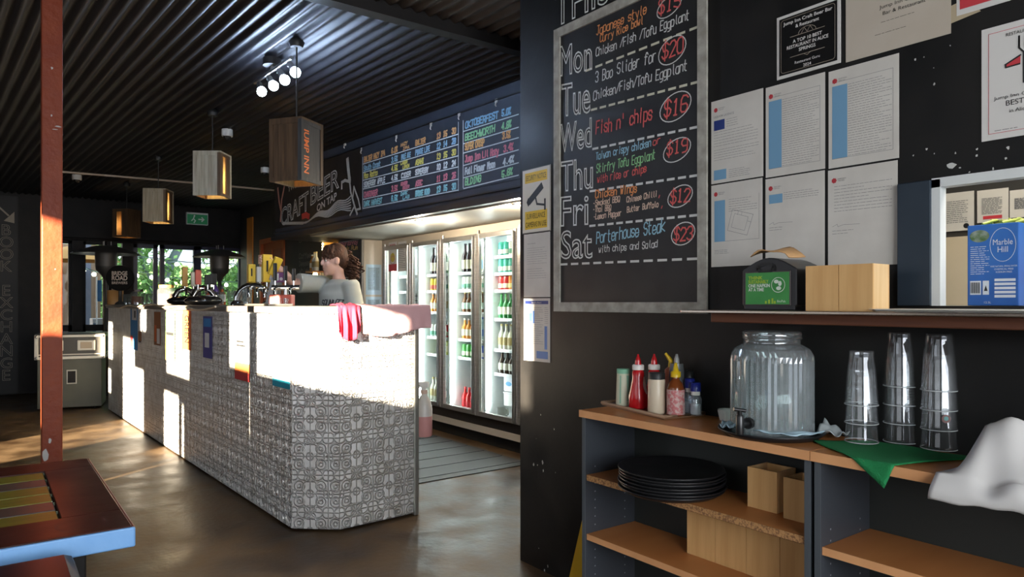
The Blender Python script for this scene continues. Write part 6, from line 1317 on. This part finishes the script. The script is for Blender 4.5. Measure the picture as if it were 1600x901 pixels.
# ---------------------------------------------------------------- the bartender
from mathutils.bvhtree import BVHTree
random.seed(12)
pr = thing('person', 'person in a grey printed t-shirt reaching for a beer tap behind the bar', 'person', (2.31, 5.46, 0))
PO = Vector((2.31, 5.46, 0))
def W(*p): return Vector(p) - PO
def fuse(o, voxel, smooth=4, dec=None):
    r = o.modifiers.new('remesh', 'REMESH'); r.mode = 'VOXEL'; r.voxel_size = voxel; r.use_smooth_shade = True
    s_ = o.modifiers.new('smooth', 'SMOOTH'); s_.factor = .5; s_.iterations = smooth
    return o
def ell(mb, M, c, rx, ry, rz, seg=20, rings=14):
    old = mb.M; mb.M = M @ Matrix.Translation(c) @ Matrix.Diagonal((rx, ry, rz, 1)); mb.ball((0, 0, 0), 1, seg, rings); mb.M = old
def frame(o, fwd):
    f = Vector((fwd[0], fwd[1], 0)).normalized(); l = Vector((-f.y, f.x, 0)); m = Matrix.Identity(4)
    for i in range(3): m[i][0] = f[i]; m[i][1] = l[i]; m[i][2] = (0, 0, 1)[i]; m[i][3] = o[i]
    return m
FT = Vector((-.95, -.31, 0)).normalized(); RT = Vector((FT.y, -FT.x, 0))       # facing, her right
HM = frame(W(2.285, 5.47, 1.618), (-.985, .17)) @ Matrix.Rotation(math.radians(3), 4, 'Y')
TM = frame(W(2.31, 5.46, 0), FT)
shR, elR, wrR = W(2.262, 5.612, 1.425), W(1.985, 5.580, 1.432), W(1.838, 5.535, 1.560)
shL, elL, wrL = W(2.358, 5.308, 1.42), W(2.395, 5.265, 1.13), W(2.270, 5.215, .93)
b = MB(); b.smooth = True
# head and neck
ell(b, HM, (-.004, 0, .030), .094, .074, .098); ell(b, HM, (.032, 0, -.048), .060, .053, .076); ell(b, HM, (.070, 0, -.106), .021, .022, .019); ell(b, HM, (.060, 0, -.080), .028, .034, .030); ell(b, HM, (.076, 0, .022), .018, .048, .016)
for s_ in (-1, 1): ell(b, HM, (.045, s_ * .035, -.035), .035, .022, .028); ell(b, HM, (-.010, s_ * .076, -.010), .020, .009, .032); ell(b, HM, (-.004, s_ * .072, -.024), .014, .008, .016)
b.M = HM; b.tube([(.084, 0, .012), (.100, 0, -.022), (.096, 0, -.036)], .01, 10, [.008, .0125, .012]); b.tube([(.084, 0, -.056), (.088, 0, -.062)], .008, 8, [.012, .011]); b.tube([(.082, 0, -.074), (.084, 0, -.078)], .008, 8, [.012, .012])
b.tube([(-.022, 0, -.04), (-.030, 0, -.12), (-.040, 0, -.21)], .05, 16, [.050, .047, .062]); b.M = None
# torso, arms
def loft(mb, M, secs, seg=28):
    vs = []; fs = []; n = len(secs); old = mb.M; mb.M = M
    for (cx, cy, z, rf, rs) in secs:
        for k in range(seg): a = 2 * PI * k / seg; vs.append((cx + rf * math.cos(a), cy + rs * math.sin(a), z))
    for i in range(n - 1):
        for k in range(seg): q = (k + 1) % seg; fs.append((i * seg + k, i * seg + q, (i + 1) * seg + q, (i + 1) * seg + k))
    mb.add(vs, fs, True); mb.add(vs[:seg] if False else [], []); mb.add([v for v in vs[:seg]], [tuple(range(seg))[::-1]]); mb.add([v for v in vs[-seg:]], [tuple(range(seg))]); mb.M = old
loft(b, TM, [(0, 0, .86, .10, .155), (0, 0, 1.0, .095, .14), (0, 0, 1.2, .105, .150), (-.005, 0, 1.34, .10, .165), (-.01, 0, 1.42, .075, .15), (-.015, 0, 1.46, .05, .075)])
b.tube([shR, (shR + elR) / 2, elR, (elR * .6 + wrR * .4), wrR], .04, 14, [.050, .045, .037, .037, .026]); b.tube([shL, (shL + elL) / 2, elL, (elL * .6 + wrL * .4), wrL], .04, 14, [.050, .045, .037, .036, .026])
# right hand closed round the tap handle
pm = W(1.785, 5.568, 1.600)
b.tube([wrR, W(1.812, 5.555, 1.580), pm], .02, 12, [.026, .030, .026]); ell(b, Matrix.Identity(4), pm, .036, .016, .042)
for i, (z, ln) in enumerate(((1.632, .92), (1.612, 1.0), (1.591, .95), (1.572, .8))):
    k0 = W(1.765, 5.578, z); k1 = W(1.722, 5.572, z + .004); k2 = W(1.704, 5.538, z + .003); k3 = W(1.714, 5.538 - .036 * ln, z); b.tube([k0, k1, k2, k3], .008, 9, [.0100, .0095, .0085, .0070])
b.tube([W(1.808, 5.552, 1.588), W(1.800, 5.515, 1.606), W(1.775, 5.494, 1.622)], .01, 9, [.014, .0105, .008])
# left hand hanging loosely
d = (wrL - elL).normalized(); pl_ = wrL + d * .05; b.tube([wrL, pl_, pl_ + d * .035], .025, 12, [.026, .033, .028])
for i in range(4):
    o_ = FT * (-.028 + .019 * i); k0 = pl_ + d * .03 + o_; b.tube([k0, k0 + d * .035 + Vector((-.006, 0, 0)), k0 + d * (.058 + .006 * (i in (1, 2))) + Vector((-.02, 0, 0))], .008, 8, [.0095, .0085, .007])
b.tube([pl_ + FT * .02, pl_ + FT * .045 + d * .02, pl_ + FT * .05 + d * .05], .01, 8, [.012, .010, .008])
# legs
hipR, hipL = TM @ Vector((0, -.085, .90)), TM @ Vector((0, .085, .90))
for hp in (hipR, hipL):
    kn = Vector((hp.x - .02, hp.y, .48)); an = Vector((hp.x, hp.y, .09)); b.tube([hp, kn, (kn * .6 + an * .4), an], .07, 14, [.088, .058, .056, .038]); b.tube([an + Vector((0, 0, -.03)), an + FT * .10 + Vector((0, 0, -.055)), an + FT * .17 + Vector((0, 0, -.062))], .03, 12, [.038, .034, .024])
M_skin = mat('skin', (.52, .30, .22), .5, color2=(.57, .34, .26), scale=20)
body = fuse(b.build('body', M_skin, pr), .0058, 3)
# t-shirt
s = MB(); s.smooth = True
loft(s, TM, [(0, 0, .84, .135, .178), (0, 0, .98, .128, .165), (0, 0, 1.2, .130, .170), (-.004, 0, 1.34, .122, .182), (-.01, 0, 1.415, .092, .165), (-.018, 0, 1.462, .060, .085)])
def sleeve(a, e, f): s.tube([a + (a - e).normalized() * .03, a, a + (e - a) * .45, a + (e - a) * f], .06, 18, [.055, .072, .075, .082])
sleeve(shR, elR, .84); sleeve(shL, elL, .72)
M_shirt = mat('grey_shirt', (.40, .41, .35), .85, color2=(.36, .37, .32), scale=5, bump=.15, bscale=18)
shirt = fuse(s.build('t_shirt', M_shirt, pr), .008, 5)
nb = MB(); ncx = HM @ Vector((-.038, 0, -.178)); nb.tube([ncx + (HM.to_3x3() @ Vector((.066 * math.cos(2 * PI * k / 24), .070 * math.sin(2 * PI * k / 24), .006 * math.cos(2 * PI * k / 24) * -2))) for k in range(25)], .007, 8); nb.build('neckband', M_shirt, shirt)
bpy.context.view_layer.update(); dg = bpy.context.evaluated_depsgraph_get(); ev = shirt.evaluated_get(dg); me_ = ev.to_mesh(); bv = BVHTree.FromPolygons([v.co.copy() for v in me_.vertices], [list(p.vertices) for p in me_.polygons]); ev.to_mesh_clear()
g = MB(); chalk(g, 'SQUNUZZ', -.10, 1.245, .048, .20, .009, 0, 0, .12, .3)
g.ribbon([(-.09, 1.13), (-.03, 1.18), (.0, 1.19)], .018); g.ribbon([(-.06, 1.18), (.0, 1.13), (.03, 1.15)], .022); g.ribbon([(.0, 1.20), (.01, 1.14)], .02); g.ribbon([(-.03, 1.10), (.04, 1.10)], .02); g.ribbon([(.05, 1.19), (.055, 1.16), (.05, 1.12)], .014); g.ribbon([(.09, 1.16), (.12, 1.18)], .04); g.ribbon([(.07, 1.12), (.11, 1.13)], .035)
out = MB(); PD = (FT * .96 + Vector((.39, -.92, 0)) * .28).normalized(); ex_ = Vector((0, 0, 1)).cross(-PD).normalized()
if ex_.dot(Vector((.8, -.6, 0))) < 0: ex_ = -ex_
vs = []
for x, y, z in g.v:
    o0 = Vector((0, 0, z)) + ex_ * (x + .02) + PD * .6; hit = bv.ray_cast(o0, -PD); vs.append(hit[0] + PD * .003 if hit[0] else o0 - PD * .46)
out.add(vs, g.f); out.build('shirt_print', mat('print_charcoal', (.035, .035, .035), .8), shirt)
# trousers and shoes
t_ = MB(); t_.smooth = True
loft(t_, TM, [(0, 0, .80, .118, .168), (0, 0, .95, .115, .160)])
for hp in (hipR, hipL):
    kn = Vector((hp.x - .02, hp.y, .48)); an = Vector((hp.x, hp.y, .10)); t_.tube([hp, kn, an], .08, 16, [.104, .076, .062])
fuse(t_.build('trousers', mat('black_trousers', (.012, .012, .014), .8), pr), .012, 3)
for hp in (hipR, hipL):
    an = Vector((hp.x, hp.y, .0)); m = MB(); m.smooth = True; m.tube([an - FT * .05 + Vector((0, 0, .05)), an + FT * .05 + Vector((0, 0, .048)), an + FT * .19 + Vector((0, 0, .036))], .04, 14, [.046, .046, .034]); m.tube([an + Vector((0, 0, .04)), an + Vector((0, 0, .11))], .045, 14); fuse(m.build('shoe', mat('black_shoe', (.01, .01, .01), .5), pr), .008, 3)
# hair: cap, gathered curly tail, loose curls on the forehead
h = MB(); h.smooth = True
ell(h, HM, (-.022, 0, .050), .094, .083, .094); ell(h, HM, (-.060, 0, .005), .062, .078, .085); ell(h, HM, (.030, 0, .098), .055, .058, .030)
for i in range(30):
    a = random.uniform(-1.4, 1.4); h.M = HM; r0 = .092; x, y = r0 * math.cos(a) * .92 - .004, r0 * .80 * math.sin(a); z = random.uniform(.055, .085); pts = [(x * .75, y * .75, z + .04), (x + .006, y * 1.02, z)]
    for q in range(1, 5): pts.append((x + .010 + .007 * math.cos(q * 2.1 + i), y * 1.05 + .008 * math.sin(q * 2.1 + i), z - q * (.012 + .004 * (abs(a) > .5))))
    h.tube(pts, .006, 6, [.010, .009, .008, .007, .006, .004])
h.M = None
fuse(h.build('hair', mat('dark_brown_hair', (.024, .011, .006), .7, color2=(.070, .030, .016), scale=60, spec=.2, bump=.6, bscale=120, stretch=(1, 1, .4)), pr), .0048, 1)
pt = MB(); pt.smooth = True
for i in range(90):
    c = Vector((-.135 + random.gauss(0, .024), random.gauss(0, .038), -.045 + random.gauss(0, .040))); pt.M = HM; r0 = random.uniform(.010, .020); pts = []
    for q in range(9): an = q * 1.5; pts.append((c.x - .003 * q + r0 * math.cos(an), c.y + r0 * math.sin(an), c.z - .008 * q + .02))
    pt.tube(pts, .005, 5, [.007] * 8 + [.003])
pt.build('curly_ponytail', mat('dark_brown_hair'), pr)
for s_ in (-1, 1):
    m = MB(); ell(m, HM, (.072, s_ * .030, -.003), .010, .012, .008, 10, 8); eo = m.build('eye', mat('eye_white', (.62, .58, .55), .3), pr); m = MB(); ell(m, HM, (.0790, s_ * .0305, -.003), .0045, .0058, .0058, 10, 8); m.build('iris', mat('iris_dark', (.02, .012, .008), .2), eo)
    m = MB(); m.M = HM; m.tube([(.080, s_ * .016, .018), (.083, s_ * .032, .023), (.072, s_ * .050, .018)], .003, 6, [.0035, .0035, .002]); m.build('eyebrow', mat('dark_brown_hair'), pr)
m = MB(); m.M = HM; m.tube([(.072, -.022, -.066), (.087, -.008, -.063), (.089, 0, -.064), (.087, .008, -.063), (.072, .022, -.066)], .005, 8, [.002, .006, .006, .006, .002]); m.tube([(.072, -.020, -.069), (.085, 0, -.074), (.072, .020, -.069)], .005, 8, [.002, .0075, .002]); m.build('lips', mat('lip_colour', (.36, .11, .09), .45), pr)
